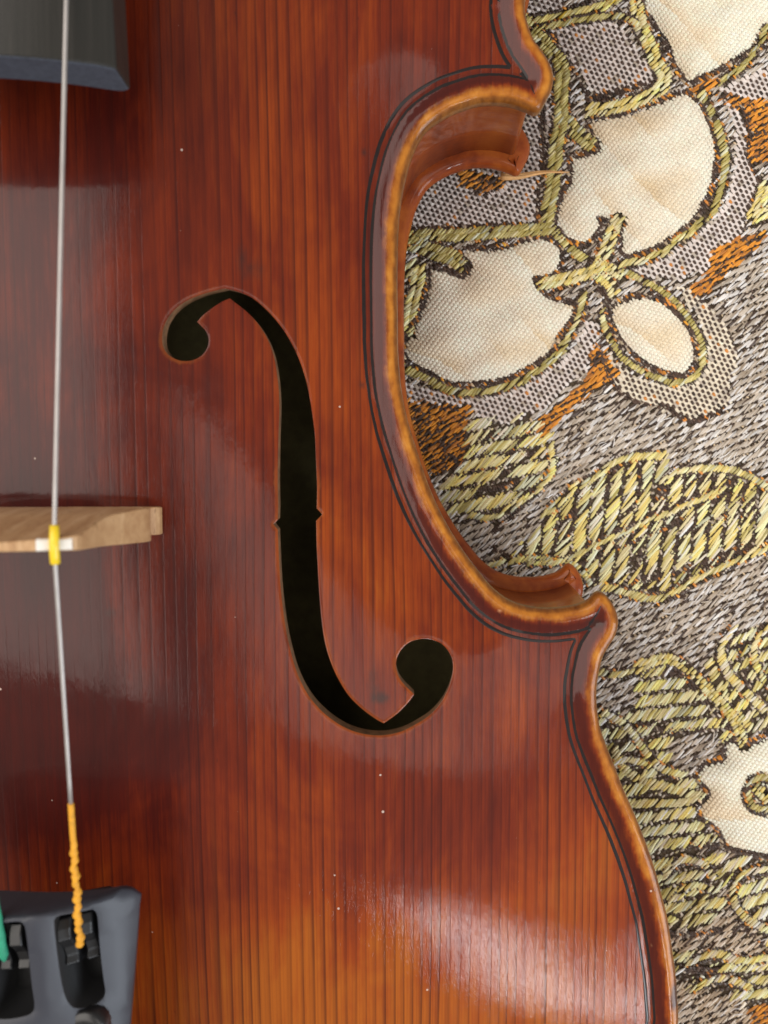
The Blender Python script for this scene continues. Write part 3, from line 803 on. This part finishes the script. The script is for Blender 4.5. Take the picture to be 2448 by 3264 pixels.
# yellow leaves: (outline, float angle, row angle, row period, float length)
LEAVES = [
 ([(1600,1785),(1690,1720),(1745,1640),(1830,1560),(1890,1530),(1950,1480),(2010,1460),(2110,1455),(2120,1530),(2180,1500),(2310,1495),(2400,1530),(2470,1580),(2600,1640),(2600,1680),(2470,1740),(2330,1800),(2240,1850),(2150,1870),(2100,1905),(2000,1885),(1930,1860),(1860,1870),(1830,1800),(1700,1800)], 52, 84, 48, 74),
 ([(1500,1345),(1686,1329),(1758,1420),(1758,1502),(1686,1570),(1589,1637),(1445,1637),(1405,1541),(1483,1459)], 46, 10, 42, 66),
 ([(2040,2125),(2160,2110),(2240,2180),(2300,2240),(2345,2300),(2365,2370),(2320,2372),(2300,2350),(2150,2350),(2140,2430),(2225,2480),(2250,2520),(2225,2570),(2240,2625),(2300,2690),(2250,2710),(2050,2700),(1900,2500),(1860,2350),(1860,2290),(2000,2270),(2030,2240)], 50, 6, 46, 50),
 ([(2290,2060),(2330,2020),(2448,1990),(2600,1990),(2600,2330),(2385,2320),(2310,2200),(2270,2120)], 56, 20, 40, 48),
 ([(2000,2710),(2200,2720),(2290,2730),(2330,2760),(2300,2830),(2310,2900),(2200,2960),(2110,2940),(2050,2900)], 46, 6, 47, 52),
 ([(2310,2740),(2448,2740),(2600,2750),(2600,2990),(2480,3010),(2400,2950),(2340,2880)], 54, 18, 44, 54),
 ([(2100,3060),(2200,3030),(2330,3050),(2448,3060),(2600,3080),(2600,3190),(2420,3210),(2330,3170),(2250,3160),(2150,3120)], 44, 4, 45, 50),
]
CORDS = [   # (polyline, width, tone)
 ([(2235,300),(2256,338),(2285,400),(2304,463),(2312,520),(2304,572),(2290,625),(2270,664),(2236,703),(2203,736),(2164,765),(2121,799),(2072,818),(2024,833),(1976,842)], 30, 'olive'),
 ([(1860,941),(1851,989),(1831,1038),(1793,1105),(1759,1148),(1711,1182),(1663,1211),(1614,1230),(1561,1245),(1508,1250),(1455,1250),(1407,1235),(1369,1211),(1340,1197),(1250,1160)], 26, 'olive'),
 ([(1220,790),(1325,753),(1393,748),(1465,748),(1537,743),(1610,739),(1682,734),(1754,729)], 40, 'olive'),
 ([(1310,775),(1344,787),(1393,806),(1441,820),(1479,854)], 52, 'olive'),
 ([(1790,270),(1788,313),(1788,386),(1773,458),(1770,514),(1764,563),(1759,611),(1749,659),(1744,702),(1754,731)], 46, 'olive'),
 ([(1640,40),(1690,90),(1720,121),(1754,159),(1783,193),(1793,231),(1790,275)], 48, 'olive'),
 ([(1795,376),(1841,424),(1889,462)], 50, 'olive'),
 ([(2020,-100),(2029,0),(2034,48),(2048,96),(2072,145),(2090,193),(2118,241),(2105,280),(2058,313),(1995,333),(1937,347),(1879,347)], 46, 'yellow'),
 ([(1600,90),(1690,68),(1769,53),(1841,34),(1889,24),(1965,-5),(2000,-80)], 30, 'gold'),
 ([(1730,86),(1800,72),(1889,56),(1975,52),(2030,75)], 20, 'olive'),
 ([(1764,731),(1800,775),(1840,810),(1870,830)], 30, 'olive'),
 ([(1985,862),(2040,890),(2090,915),(2140,950),(2185,1000),(2220,1055),(2240,1110),(2235,1165),(2205,1205),(2150,1218),(2100,1205),(2040,1180),(1985,1140),(1945,1080),(1925,1030),(1920,990)], 20, 'olive'),
 ([(2448,85),(2380,200),(2300,255)], 22, 'olive'),
 ([(1300,860),(1330,850),(1330,900),(1315,960),(1305,1010),(1298,1060)], 46, 'yellow'),
 ([(2440,590),(2425,640),(2400,690),(2470,660),(2520,600)], 44, 'yellow'),
 ([(1970,700),(1945,760),(1925,810),(1905,850)], 46, 'yellow'),
 ([(1725,905),(1780,893),(1840,880),(1900,868)], 44, 'yellow'),
 ([(1900,868),(1940,900),(1960,935)], 44, 'yellow'),
 ([(1880,860),(1930,850),(1980,880)], 36, 'yellow'),
 ([(1690,1795),(1780,1790),(1848,1763),(1950,1715),(2060,1665),(2173,1618),(2300,1560)], 16, 'green'),
 ([(1740,1640),(1830,1555),(1890,1525),(1950,1480),(2010,1458),(2110,1452)], 24, 'green'),
 ([(2120,1535),(2180,1500),(2310,1495),(2400,1525),(2500,1590)], 22, 'green'),
 ([(1930,1870),(2000,1890),(2100,1908),(2200,1858),(2330,1795),(2448,1745)], 24, 'green'),
 ([(1560,1800),(1620,1790),(1700,1780),(1830,1800),(1880,1860)], 18, 'green'),
 ([(2035,2130),(2090,2105),(2160,2110),(2240,2180),(2300,2245),(2345,2305),(2370,2375)], 34, 'yellow'),
 ([(2260,2110),(2290,2180),(2330,2260),(2390,2320)], 30, 'yellow'),
 ([(1960,2390),(1990,2450),(2050,2490),(2130,2510),(2200,2530),(2240,2540)], 26, 'yellow'),
 ([(2000,2560),(2080,2560),(2150,2560),(2215,2550)], 22, 'yellow'),
 ([(2130,2930),(2170,2940),(2220,2900),(2250,2870)], 22, 'yellow'),
 ([(2390,2490),(2440,2478),(2480,2520),(2450,2575),(2400,2570),(2385,2530)], 22, 'olive'), ([(2408,2512),(2432,2530),(2450,2550)], 38, 'yellow'),
 ([(1860,2290),(1900,2268),(1960,2290),(2010,2330),(2060,2400),(2110,2450),(2180,2470)], 24, 'bright'), ([(1950,2440),(2000,2422),(2070,2440)], 20, 'bright'), ([(2340,2005),(2302,2060),(2312,2130),(2370,2200),(2440,2262)], 30, 'bright'),
 ([(2448,1995),(2405,2060),(2420,2140),(2470,2200)], 22, 'bright'), ([(2120,2790),(2170,2742),(2240,2752),(2275,2800)], 22, 'bright'), ([(2150,2868),(2200,2822),(2265,2835)], 22, 'bright'), ([(2440,2770),(2360,2790),(2335,2850),(2370,2920),(2448,2965)], 26, 'bright'), ([(2195,3070),(2280,3040),(2360,3062),(2460,3050)], 26, 'bright'), ([(2210,3150),(2300,3120),(2400,3150)], 22, 'bright'),
 ([(1870,2120),(1900,2140),(1960,2150),(2020,2140)], 22, 'green'),
 ([(1500,1640),(1570,1650),(1640,1610),(1700,1570),(1760,1500),(1755,1420)], 22, 'green'),
]
DARKS = [
 ([(1870,1742),(2020,1672),(2180,1597),(2330,1545)], 13), ([(1860,1800),(2050,1715),(2220,1640)], 13), ([(2118,1530),(2100,1600)], 18), ([(2235,1598),(2300,1585),(2360,1592),(2410,1615)], 24), ([(1965,1490),(1935,1560),(1905,1640)], 13),
 ([(2180,1700),(2300,1655),(2420,1640)], 13), ([(1990,1858),(2120,1830),(2250,1795),(2380,1740)], 16), ([(1765,1690),(1840,1625)], 16), ([(1850,1575),(1835,1650),(1800,1720)], 13), ([(2030,1480),(2040,1560),(2000,1630)], 13), ([(2040,1750),(2030,1820)], 12), ([(2150,1710),(2140,1790)], 12), ([(2250,1680),(2250,1750)], 12), ([(2180,1545),(2300,1530),(2420,1570)], 13),
 ([(1530,1400),(1620,1385),(1700,1370)], 12), ([(1500,1450),(1600,1440),(1700,1450)], 12), ([(1480,1510),(1560,1500),(1640,1510)], 13), ([(1470,1560),(1570,1560),(1650,1540)], 13), ([(1600,1480),(1640,1440),(1660,1400)], 16),
 ([(2380,2020),(2350,2100),(2400,2200),(2448,2260)], 14), ([(2090,2150),(2160,2140),(2220,2200)], 18),   # brown woven lines without a cord
 ([(2110,1290),(2200,1345),(2310,1310)], 14), ([(1908,1100),(1947,1212),(2000,1268),(2072,1296)], 12), ([(1640,720),(1300,735)], 16),
 ([(1735,80),(1870,300)], 14), ([(1870,315),(2100,262)], 16), ([(1725,330),(1735,560)], 16), ([(1716,580),(1712,700)], 14), ([(2360,330),(2392,420),(2380,500),(2425,590)], 12),
 ([(1900,880),(1935,960),(1925,1000)], 26), ([(1835,960),(1875,1010)], 24), ([(2400,2480),(2372,2520),(2385,2575),(2440,2592)], 20), ([(2180,1900),(2060,1880)], 12),
 ([(2030,2310),(2150,2330),(2280,2320)], 10), ([(1700,1560),(1640,1640),(1560,1700)], 12), ([(2240,2230),(2330,2330)], 10), ([(1620,1770),(1560,1740)], 12),
 ([(2200,2690),(2290,2700),(2448,2735)], 18), ([(1990,2900),(2050,2960),(2200,2980),(2300,2960)], 16), ([(2180,3090),(2330,3100)], 18), ([(2350,2950),(2448,3020)], 14),
]
GOLD = np.array
PAL = {
 'cream': (.92,.84,.68), 'tan': (.55,.42,.27), 'check': (.78,.70,.65), 'check2': (.80,.71,.56), 'yellow': (.86,.69,.23), 'pale': (.88,.78,.44), 'olive': (.48,.40,.12), 'olive2': (.66,.57,.23),
 'orange': (.74,.29,.03), 'orange2': (.50,.19,.035), 'brown': (.072,.042,.028), 'beige': (.55,.475,.39), 'beige2': (.39,.315,.235), 'silver': (.73,.70,.67), 'mint': (.66,.67,.48), 'gold': (.85,.62,.06),
}
TMP = {}
tt = np.array([-1, -.72, 0, .72, 1.0]); tw = np.array([.40, .88, 1, .88, .40]); tz = np.array([-.35, .62, 1, .62, -.35])
TV = np.array([(t, s * wv, hz * (1.0 if s == 0 else .30) - (.25 if s else 0)) for t, wv, hz in zip(tt, tw, tz) for s in (-1, 0, 1)])
TF = np.array([(r*3+c, r*3+c+1, (r+1)*3+c+1, (r+1)*3+c) for r in range(4) for c in range(2)])[:, ::-1]

def zcloth(u, v):
    z = .35 * np.sin(u * .0061 + v * .0023) + .3 * np.sin(v * .0074 - u * .003 + 1)
    return ZC + z
petal_dense = [catmull(np.array(p, float), 12, True) for p in PETALS]
def puff(P):
    z = np.zeros(len(P))
    for pd in petal_dense:
        bb = (P[:, 0] > pd[:, 0].min() - 30) & (P[:, 0] < pd[:, 0].max() + 30) & (P[:, 1] > pd[:, 1].min() - 30) & (P[:, 1] < pd[:, 1].max() + 30)
        if not bb.any(): continue
        q = P[bb]; ins = inside(q, pd); d = dist_poly(q, pd)
        cr = .55 * np.sin(q[:, 0] * .021 + q[:, 1] * .034 + .8) * np.sin(q[:, 0] * .009 - q[:, 1] * .013)   # soft creases
        zz = np.where(ins, (1.5 + .7 * cr) * (1 - np.exp(-d / 34)), -.25 * np.exp(-d / 18))
        z[bb] += zz
    return z
class Floats:
    def __init__(s): s.p = []; s.a = []; s.L = []; s.w = []; s.h = []; s.z = []; s.c = []; s.b = []
    def add(s, P, ang, L, w, col, h=None, z=0., bend=0.):
        n = len(P)
        if not n: return
        f = lambda x: np.broadcast_to(np.asarray(x, float), (n,)).copy()
        s.p.append(np.asarray(P, float)); s.a.append(f(ang)); s.L.append(f(L)); s.w.append(f(w)); s.h.append(f(w) * .55 if h is None else f(h)); s.z.append(f(z)); s.b.append(f(bend))
        s.c.append(np.broadcast_to(np.asarray(col, float), (n, 3)).copy())
    def build(s, name, mat, parent, kind='stuff'):
        if not s.p: return None
        P = np.vstack(s.p); n = len(P); a, L, w, h, z, b = [np.concatenate(q) for q in (s.a, s.L, s.w, s.h, s.z, s.b)]; c = np.vstack(s.c)
        K = len(TV)
        t = TV[None, :, 0] * L[:, None] / 2; q = TV[None, :, 1] * w[:, None] / 2 + b[:, None] * (1 - TV[None, :, 0] ** 2)
        ca, sa = np.cos(a)[:, None], np.sin(a)[:, None]
        U = P[:, 0][:, None] + t * ca + q * sa; V = P[:, 1][:, None] - t * sa + q * ca
        base = zcloth(P[:, 0], P[:, 1]) + puff(P) + z * .07
        Z = base[:, None] + TV[None, :, 2] * h[:, None] * .07
        XY = unproj(U.ravel(), V.ravel(), Z.ravel())
        VV = np.column_stack([XY, Z.ravel()])
        F = (TF[None] + (np.arange(n) * K)[:, None, None]).reshape(-1, 4)
        col = np.repeat(c, K, 0)
        o = mesh(name, VV, F, mat, parent, cols=col)
        o['kind'] = kind
        return o
def pick(n, names, probs, var=.12):
    k = RNG.choice(len(names), n, p=np.array(probs) / sum(probs))
    c = np.array([PAL[x] for x in names])[k]
    return np.clip(c * (1 + RNG.normal(0, var, (n, 1))), .004, .9)
def lattice(bb, e1, e2):
    (u0, v0, u1, v1) = bb
    Mx = np.array([e1, e2], float).T; Mi = np.linalg.inv(Mx)
    cs = np.array([(u0, v0), (u1, v0), (u0, v1), (u1, v1)]) @ Mi.T
    i0, j0 = np.floor(cs.min(0)); i1, j1 = np.ceil(cs.max(0))
    I, J = np.meshgrid(np.arange(i0, i1 + 1), np.arange(j0, j1 + 1)); I = I.ravel(); J = J.ravel()
    P = np.stack([I, J], -1) @ Mx.T
    k = (P[:, 0] >= u0) & (P[:, 0] <= u1) & (P[:, 1] >= v0) & (P[:, 1] <= v1)
    return P[k], I[k], J[k]
def bbox(p): p = np.asarray(p); return (*p.min(0), *p.max(0))
def rows(bb, rang, per, sp):
    r = math.radians(rang); e1 = (math.cos(r) * sp, -math.sin(r) * sp); e2 = (math.sin(r) * per, math.cos(r) * per)
    P, I, J = lattice(bb, e1, e2)
    sh = np.sin(J * 12.9898) * 43758.5453; sh = sh - np.floor(sh)
    P = P + sh[:, None] * np.array(e1)
    return P, I, J
# which motif owns a place of the cloth (raster in photo pixels, 3 px cells)
RS = 3; RU0, RV0, RW, RH = 1100, -150, 500, 1200
OWN = np.zeros((RH, RW), np.int16)
cu, cvv = np.meshgrid(RU0 + (np.arange(RW) + .5) * RS, RV0 + (np.arange(RH) + .5) * RS)
CELLS = np.stack([cu.ravel(), cvv.ravel()], -1)
def paint(poly, ident):
    b = bbox(poly); k = (CELLS[:, 0] > b[0]) & (CELLS[:, 0] < b[2]) & (CELLS[:, 1] > b[1]) & (CELLS[:, 1] < b[3])
    idx = np.nonzero(k)[0]
    idx = idx[inside(CELLS[idx], poly)]; OWN.ravel()[idx] = ident
def paint_line(L, wd, ident):
    b = bbox(L); k = (CELLS[:, 0] > b[0] - wd) & (CELLS[:, 0] < b[2] + wd) & (CELLS[:, 1] > b[1] - wd) & (CELLS[:, 1] < b[3] + wd)
    idx = np.nonzero(k)[0]; idx = idx[dist_poly(CELLS[idx], L, False) < wd / 2]; OWN.ravel()[idx] = ident
def owner(P):
    fi = np.floor((P[:, 0] - RU0) / RS).astype(int); fj = np.floor((P[:, 1] - RV0) / RS).astype(int)
    i = np.clip(fi, 0, RW - 1); j = np.clip(fj, 0, RH - 1)
    return np.where((fi == i) & (fj == j), OWN[j, i], 0)
for i, (p, *_) in enumerate(LEAVES): paint(catmull(np.array(p, float), 14, True), 100 + i)
for i, p in enumerate(CHECKS): paint(p, 200 + i)
ORANGES = [[tuple(np.mean(p, 0) + (np.array(q) - np.mean(p, 0)) * 1.16) for q in p] for p in ORANGES]
for i, p in enumerate(ORANGES): paint(p, 300 + i)
for i, p in enumerate(petal_dense): paint(p, 400 + i)
for p, wd in DARKS: paint_line(np.array(p, float), wd, 600)
cord_dense = [catmull(np.array(p, float), 6) for p, _, _ in CORDS]
for i, L in enumerate(cord_dense): paint_line(L, CORDS[i][1] + 6, 500 + i)
def rim_near(P, m):                         # leave out what lies far under the violin
    R = np.array(rim_px, float); R = R[(R[:, 1] >= 0)]
    x = np.interp(P[:, 1], *edge_lookup)
    return P[:, 0] > x - m
ev = np.arange(-150, 3450, 10.)
rpd = resample(rp, 10., False)
ex = []
for v in ev:
    k = np.abs(rpd[:, 1] - np.clip(v, 5, 3250)) < 45
    ex.append(rpd[k, 0].min())
edge_lookup = (ev, np.array(ex))
RAD = math.radians

# ground sheet
gu = np.arange(-400, 3100, 40.); gv = np.arange(-700, 4000, 40.)
GU, GV = np.meshgrid(gu, gv)
zz = zcloth(GU.ravel(), GV.ravel()) - .35
XY = unproj(GU.ravel(), GV.ravel(), zz)
nu = len(gu); F = np.array([(r*nu+c, (r+1)*nu+c, (r+1)*nu+c+1, r*nu+c+1) for r in range(len(gv)-1) for c in range(nu-1)])
mesh('ground_sheet', np.column_stack([XY, zz]), F, M['ground'], cloth)

ALL = (1130, -620, 3250, 3900)
def lump(P, a=.011, b=.017, s=0.): return np.sin(P[:, 0] * a + P[:, 1] * b * .6 + s) * np.sin(P[:, 1] * b - P[:, 0] * a * .5 + 2 * s)

# beige ground weave
fl = Floats()
P, I, J = rows(ALL, 20, 21, 9.5)
k = (owner(P) == 0) & rim_near(P, 120); P, J = P[k], J[k]
n = len(P); P = P + RNG.normal(0, 1.6, (n, 2))
warm = np.clip((P[:, 1] - 2600) / 300, 0, 1)[:, None]
c = pick(n, ['beige', 'silver', 'beige2', 'brown'], [.46, .28, .16, .10], .12)
c = c * (1 + warm * np.array([.06, -.04, -.18]))
fl.add(P, RAD(42) + RNG.normal(0, .10, n), RNG.uniform(24, 50, n), RNG.uniform(5.6, 9.2, n), c, h=RNG.uniform(3, 7, n), z=RNG.uniform(0, 4.5, n), bend=RNG.normal(0, 1.2, n))
P2, I2, J2 = rows(ALL, 20, 21, 13); k = (owner(P2) == 0) & rim_near(P2, 120); P2 = P2[k] + np.array((4, 10)); n = len(P2)
fl.add(P2 + RNG.normal(0, 1.5, (n, 2)), RAD(-48) + RNG.normal(0, .15, n), RNG.uniform(10, 16, n), RNG.uniform(5, 8, n), pick(n, ['brown', 'beige2', 'tan'], [.6, .3, .1], .25), h=3, z=.6)
fl.build('ground_weave', M['lurex'], cloth)
# tufts of pale loose fibre
fl = Floats()
m = 2600
P = np.column_stack([RNG.uniform(1300, 2560, m), RNG.uniform(1150, 3380, m)])
k = (owner(P) == 0) & (lump(P, .021, .027, 1.3) > .25); P = P[k]; n = len(P)
fl.add(P, RAD(38) + RNG.normal(0, .28, n), RNG.uniform(24, 52, n), RNG.uniform(2.2, 3.8, n), pick(n, ['silver', 'beige'], [.75, .25], .12) * 1.12, h=2.5, z=RNG.uniform(4, 8, n), bend=RNG.normal(0, 3.5, n))
fl.build('loose_fibres', M['lurex'], cloth)

# checks
for i, p in enumerate(CHECKS):
    fl = Floats()
    P, I, J = lattice(bbox(p), (18.2, 5.2), (7.0, 17.0))
    k = (owner(P) == 200 + i) & rim_near(P, 120); P = P[k]; n = len(P)
    if not n: continue
    P = P + RNG.normal(0, .7, (n, 2))
    nm = 'check2' if i in (5,) else 'check'
    fl.add(P, RAD(-50) + RNG.normal(0, .05, n), RNG.uniform(23, 26, n), RNG.uniform(12.5, 14.5, n), pick(n, [nm, 'beige'], [.92, .08], .07), h=5, z=1.2)
    Q = P + np.array((12.6, 11.1)); Q = Q[owner(Q) == 200 + i]; n = len(Q)
    fl.add(Q, RAD(-58), RNG.uniform(12, 14, n), RNG.uniform(8.5, 10, n), pick(n, ['brown', 'orange2'], [.96, .04], .2), h=3.5, z=5.5)
    fl.build('check_patch', M['yarn'], cloth)
# orange satin
for i, p in enumerate(ORANGES):
    fl = Floats()
    P, I, J = rows(bbox(p), 26, 17, 10)
    k = (owner(P) == 300 + i) & rim_near(P, 120); P = P[k]; n = len(P)
    if not n: continue
    P = P + RNG.normal(0, 2.2, (n, 2))
    dk = .28 if i in (4, 5) else .08
    fl.add(P, RAD(38) + RNG.normal(0, .10, n), RNG.uniform(26, 52, n), RNG.uniform(6, 10, n), pick(n, ['orange', 'orange2', 'brown'], [.75 - dk, .25, dk], .15), z=RNG.uniform(0, 3.5, n), bend=RNG.normal(0, 1, n))
    Q = P[RNG.random(n) < .35] + np.array((6, 8)); n = len(Q)
    fl.add(Q, RAD(-48), 13, 9, pick(n, ['brown'], [1], .3), h=4, z=4)
    fl.build('orange_patch', M['yarn'], cloth)
# leaves
for i, (p, fa, ra, per, ln) in enumerate(LEAVES):
    fl = Floats()
    P, I, J = rows(bbox(p), ra, per, 12.5 if ra > 60 else 9.2)
    k = (owner(P) == 100 + i) & rim_near(P, 130); P, J, I = P[k], J[k], I[k]; n = len(P)
    if not n: continue
    lp = lump(P, .017, .021, i)
    rowtone = np.sin(J * 2.4 + i); 
    c1 = pick(n, ['yellow', 'pale', 'olive2', 'cream'], [.40, .42, .08, .10], .12)
    c2 = pick(n, ['olive2', 'mint', 'olive', 'pale', 'cream'], [.26, .16, .10, .36, .12], .13)
    c = np.where((lp > -.1)[:, None] if i in (0, 1) else (lp > .3)[:, None], c1, c2)
    if i >= 2: c = np.clip(c * 1.12, 0, .92)  # lower leaves paler: the strong light at bottom right is put into the colour
    P = P + RNG.normal(0, 1.8, (n, 2))
    keep = RNG.random(n) < .93
    fl.add(P[keep], (RAD(fa) + RNG.normal(0, .09, n))[keep], (ln * RNG.uniform(.85, 1.15, n))[keep], RNG.uniform(7, 11, n)[keep], c[keep], h=RNG.uniform(5, 9, n)[keep], z=RNG.uniform(1, 5, n)[keep], bend=RNG.normal(0, 1.6, n)[keep])
    # short bindings between the rows
    Q, _, _ = rows(bbox(p), ra, per, 19); Q = Q + np.array((math.sin(RAD(ra)), math.cos(RAD(ra)))) * per * .5; Q = Q[(owner(Q) == 100 + i) & rim_near(Q, 130)]; n = len(Q)
    fl.add(Q + RNG.normal(0, 1.5, (n, 2)), RAD(-50) + RNG.normal(0, .2, n), RNG.uniform(10, 18, n), RNG.uniform(6, 9, n), pick(n, ['brown', 'beige2', 'beige'], [.7, .15, .15], .25), h=5, z=RNG.uniform(3, 7, n))
    # pale weave glimpsed below
    Q, _, _ = lattice(bbox(p), (17, -6), (7, 15)); Q = Q[(owner(Q) == 100 + i) & rim_near(Q, 130)]; n = len(Q)
    fl.add(Q, RAD(40), RNG.uniform(9, 15, n), 6, pick(n, ['beige', 'pale', 'brown'], [.5, .2, .3], .2), h=3, z=0)
    fl.build('leaf', M['yarn'], cloth)
# petals: plain weave of cream over tan, with a toothed brown outline
for i, (p, pd) in enumerate(zip(PETALS, petal_dense)):
    fl = Floats()
    P, I, J = lattice(bbox(p), (13, 4), (6, 12.6))
    k = (owner(P) == 400 + i) & rim_near(P, 120); P = P[k]; n = len(P)
    ph = (-.5 * P[:, 0] + .87 * P[:, 1]) / 165 + .45 * np.sin(P[:, 0] * .007 + i * 2.1) + .37 * i
    saw = (ph - np.floor(ph)) ** 2.2  # sharp-edged crease streaks: fold shading painted in along with the tan stain
    stain = np.clip(.75 * saw * np.clip(.45 + lump(P, .008, .013, i * 1.7 + .4), 0, 1) + .5 * np.clip(lump(P, .010, .019, i * 1.7 + .4), 0, 1) + .15 * lump(P, .03, .041, i), 0, 1)[:, None]
    cr = np.array(PAL['cream']) * (1 - stain * np.array([.15, .26, .42]))
    if i in (0, 4): cr = cr * 1.06
    c = np.clip(cr * (1 + RNG.normal(0, .035, (n, 1))), 0, .88)
    fl.add(P + RNG.normal(0, .35, (n, 2)), RAD(-42) + RNG.normal(0, .05, n), RNG.uniform(14, 16, n), RNG.uniform(8.8, 10, n), c, h=3.6, z=2)
    Q = P + np.array((9.5, 8.3)); ok = owner(Q) == 400 + i; Q = Q[ok]; n = len(Q)
    fl.add(Q, RAD(36) + RNG.normal(0, .05, n), RNG.uniform(12, 14, n), 9.2, np.clip(cr[ok] * .88 * (1 + RNG.normal(0, .08, (n, 1))), 0, .85), h=3.2, z=1.2)
    Q2 = P + np.array((3.0, 6.3)); ok = owner(Q2) == 400 + i; Q2 = Q2[ok]; n = len(Q2)
    fl.add(Q2, RAD(36), RNG.uniform(11, 13, n), 8.5, cr[ok] * .74, h=2.4, z=.6)
    po = fl.build('petal', M['satin'], cloth)
    # cushion sheet under the weave
    # outline
    fl = Floats()
    R = resample(pd, 9.5); nrm = normals2(ccw(R)); R = ccw(R)
    for off, col, pr in ((4, ['brown', 'orange2', 'orange'], [.90, .07, .03]), (13, ['brown', 'orange2', 'orange', 'tan'], [.72, .12, .08, .08])):
        Q = R - nrm * off; n = len(Q)
        k = rim_near(Q, 120); Q = Q[k]; n = len(Q)
        fl.add(Q + RNG.normal(0, 1.3, (n, 2)), RAD(-48) + RNG.normal(0, .12, n), RNG.uniform(16, 23, n), RNG.uniform(7.5, 10, n), pick(n, col, pr, .28), h=6, z=RNG.uniform(3, 7, n))
    fl.build('outline', M['yarn'], po)
# dark lines
fl = Floats()
for p, wd in DARKS:
    L = resample(catmull(np.array(p, float), 5), 8, False)
    for off in np.arange(-wd / 2, wd / 2 + .1, 8):
        T = np.gradient(L, axis=0); T /= np.linalg.norm(T, axis=1, keepdims=True); N_ = np.stack([-T[:, 1], T[:, 0]], -1)
        Q = L + N_ * off + RNG.normal(0, 1.2, L.shape); Q = Q[rim_near(Q, 120)]; n = len(Q)
        fl.add(Q, RAD(-48) + RNG.normal(0, .15, n), RNG.uniform(12, 18, n), RNG.uniform(6, 9, n), pick(n, ['brown', 'beige2', 'orange2'], [.83, .1, .07], .3), h=5, z=RNG.uniform(1, 4, n))
fl.build('brown_binding', M['yarn'], cloth)
# cords
TONE = {'bright': (['pale', 'cream', 'yellow'], [.5, .28, .22]), 'olive': (['olive', 'olive2', 'mint', 'pale'], [.54, .36, .06, .04]), 'yellow': (['pale', 'yellow', 'olive2'], [.55, .33, .12]), 'gold': (['gold', 'olive2', 'yellow'], [.15, .45, .40]), 'green': (['olive2', 'pale', 'yellow', 'mint'], [.42, .26, .2, .12])}
for (p, wd, tone), L in zip(CORDS, cord_dense):
    fl = Floats()
    R = resample(L, 10.5, False)
    T = np.gradient(R, axis=0); T /= np.linalg.norm(T, axis=1, keepdims=True); N_ = np.stack([-T[:, 1], T[:, 0]], -1)
    k = rim_near(R, 130); R, T, N_ = R[k], T[k], N_[k]; n = len(R)
    if n < 3: continue
    th = RAD(44) + RNG.normal(0, .08, n)
    d = np.stack([np.cos(th), -np.sin(th)], -1)
    cross = np.abs(d[:, 0] * T[:, 1] - d[:, 1] * T[:, 0])
    lanes = [0.] if wd < 32 else [-wd * .25, wd * .25]
    for ln_ in lanes:
        lw = wd / len(lanes)
        Ln = np.clip(lw * 1.3 / np.maximum(cross, .3), 20, 42) * RNG.uniform(.85, 1.12, n)
        off = ln_ + RNG.normal(0, 1.2, n) + np.where(cross < .35, RNG.uniform(-lw * .4, lw * .4, n), 0)
        Q = R + N_ * off[:, None]
        keep = RNG.random(n) < .9
        c = pick(n, *TONE[tone], .14)
        fl.add(Q[keep], th[keep], Ln[keep], RNG.uniform(8, 12, n)[keep], c[keep], h=RNG.uniform(7, 11, n)[keep], z=RNG.uniform(2.5, 6.5, n)[keep], bend=RNG.normal(0, 1.3, n)[keep])
    # brown edge on both sides
    if tone != 'yellow' or wd > 30:
        Rb = R; Nb = N_; m = len(Rb)
        for sg in (-1, 1):
            Q = Rb + sg * Nb * (wd * .5 + 2)
            fl.add(Q + RNG.normal(0, 1.5, (m, 2)), RAD(-48) + RNG.normal(0, .15, m), RNG.uniform(12, 19, m), RNG.uniform(6, 8.5, m), pick(m, ['brown', 'orange2', 'orange', 'tan'], [.78, .10, .08, .04], .3), h=5, z=RNG.uniform(3, 6.5, m))
    fl.build('cord', M['lurex'], cloth)

# ------------------------------------------------------------------ loose thread
def build_thread():
    o = empty('loose_thread', 'frayed tan thread sticking out beside the upper corner of the violin', 'thread')
    parts = []
    for s in range(7):
        a, b = RNG.uniform(-4, 4), RNG.uniform(-5, 5)
        u = np.linspace(1596, 1822 - abs(b) * 6, 14); t = np.linspace(0, 1, 14)
        v = 562 + a * (1 - t) * 1.8 + 3 * np.sin(t * 7) - 16 * t + b * t * .55 + 3.5 * np.sin(t * 5 + s) * (1 - t)
        z = ZC + 1.2 + .25 * s * .3 + 1.6 * (1 - t)
        XY = unproj(u, v, z)
        V, f = tube(np.column_stack([XY, z]), np.linspace(.48, .08, 14), 6); parts.append((V, f))
    V, f = merge(parts)
    mesh('fibres', V, f, plain('tan_thread', (.72, .40, .16), .7, var=.2, scale=.8), o)
build_thread()
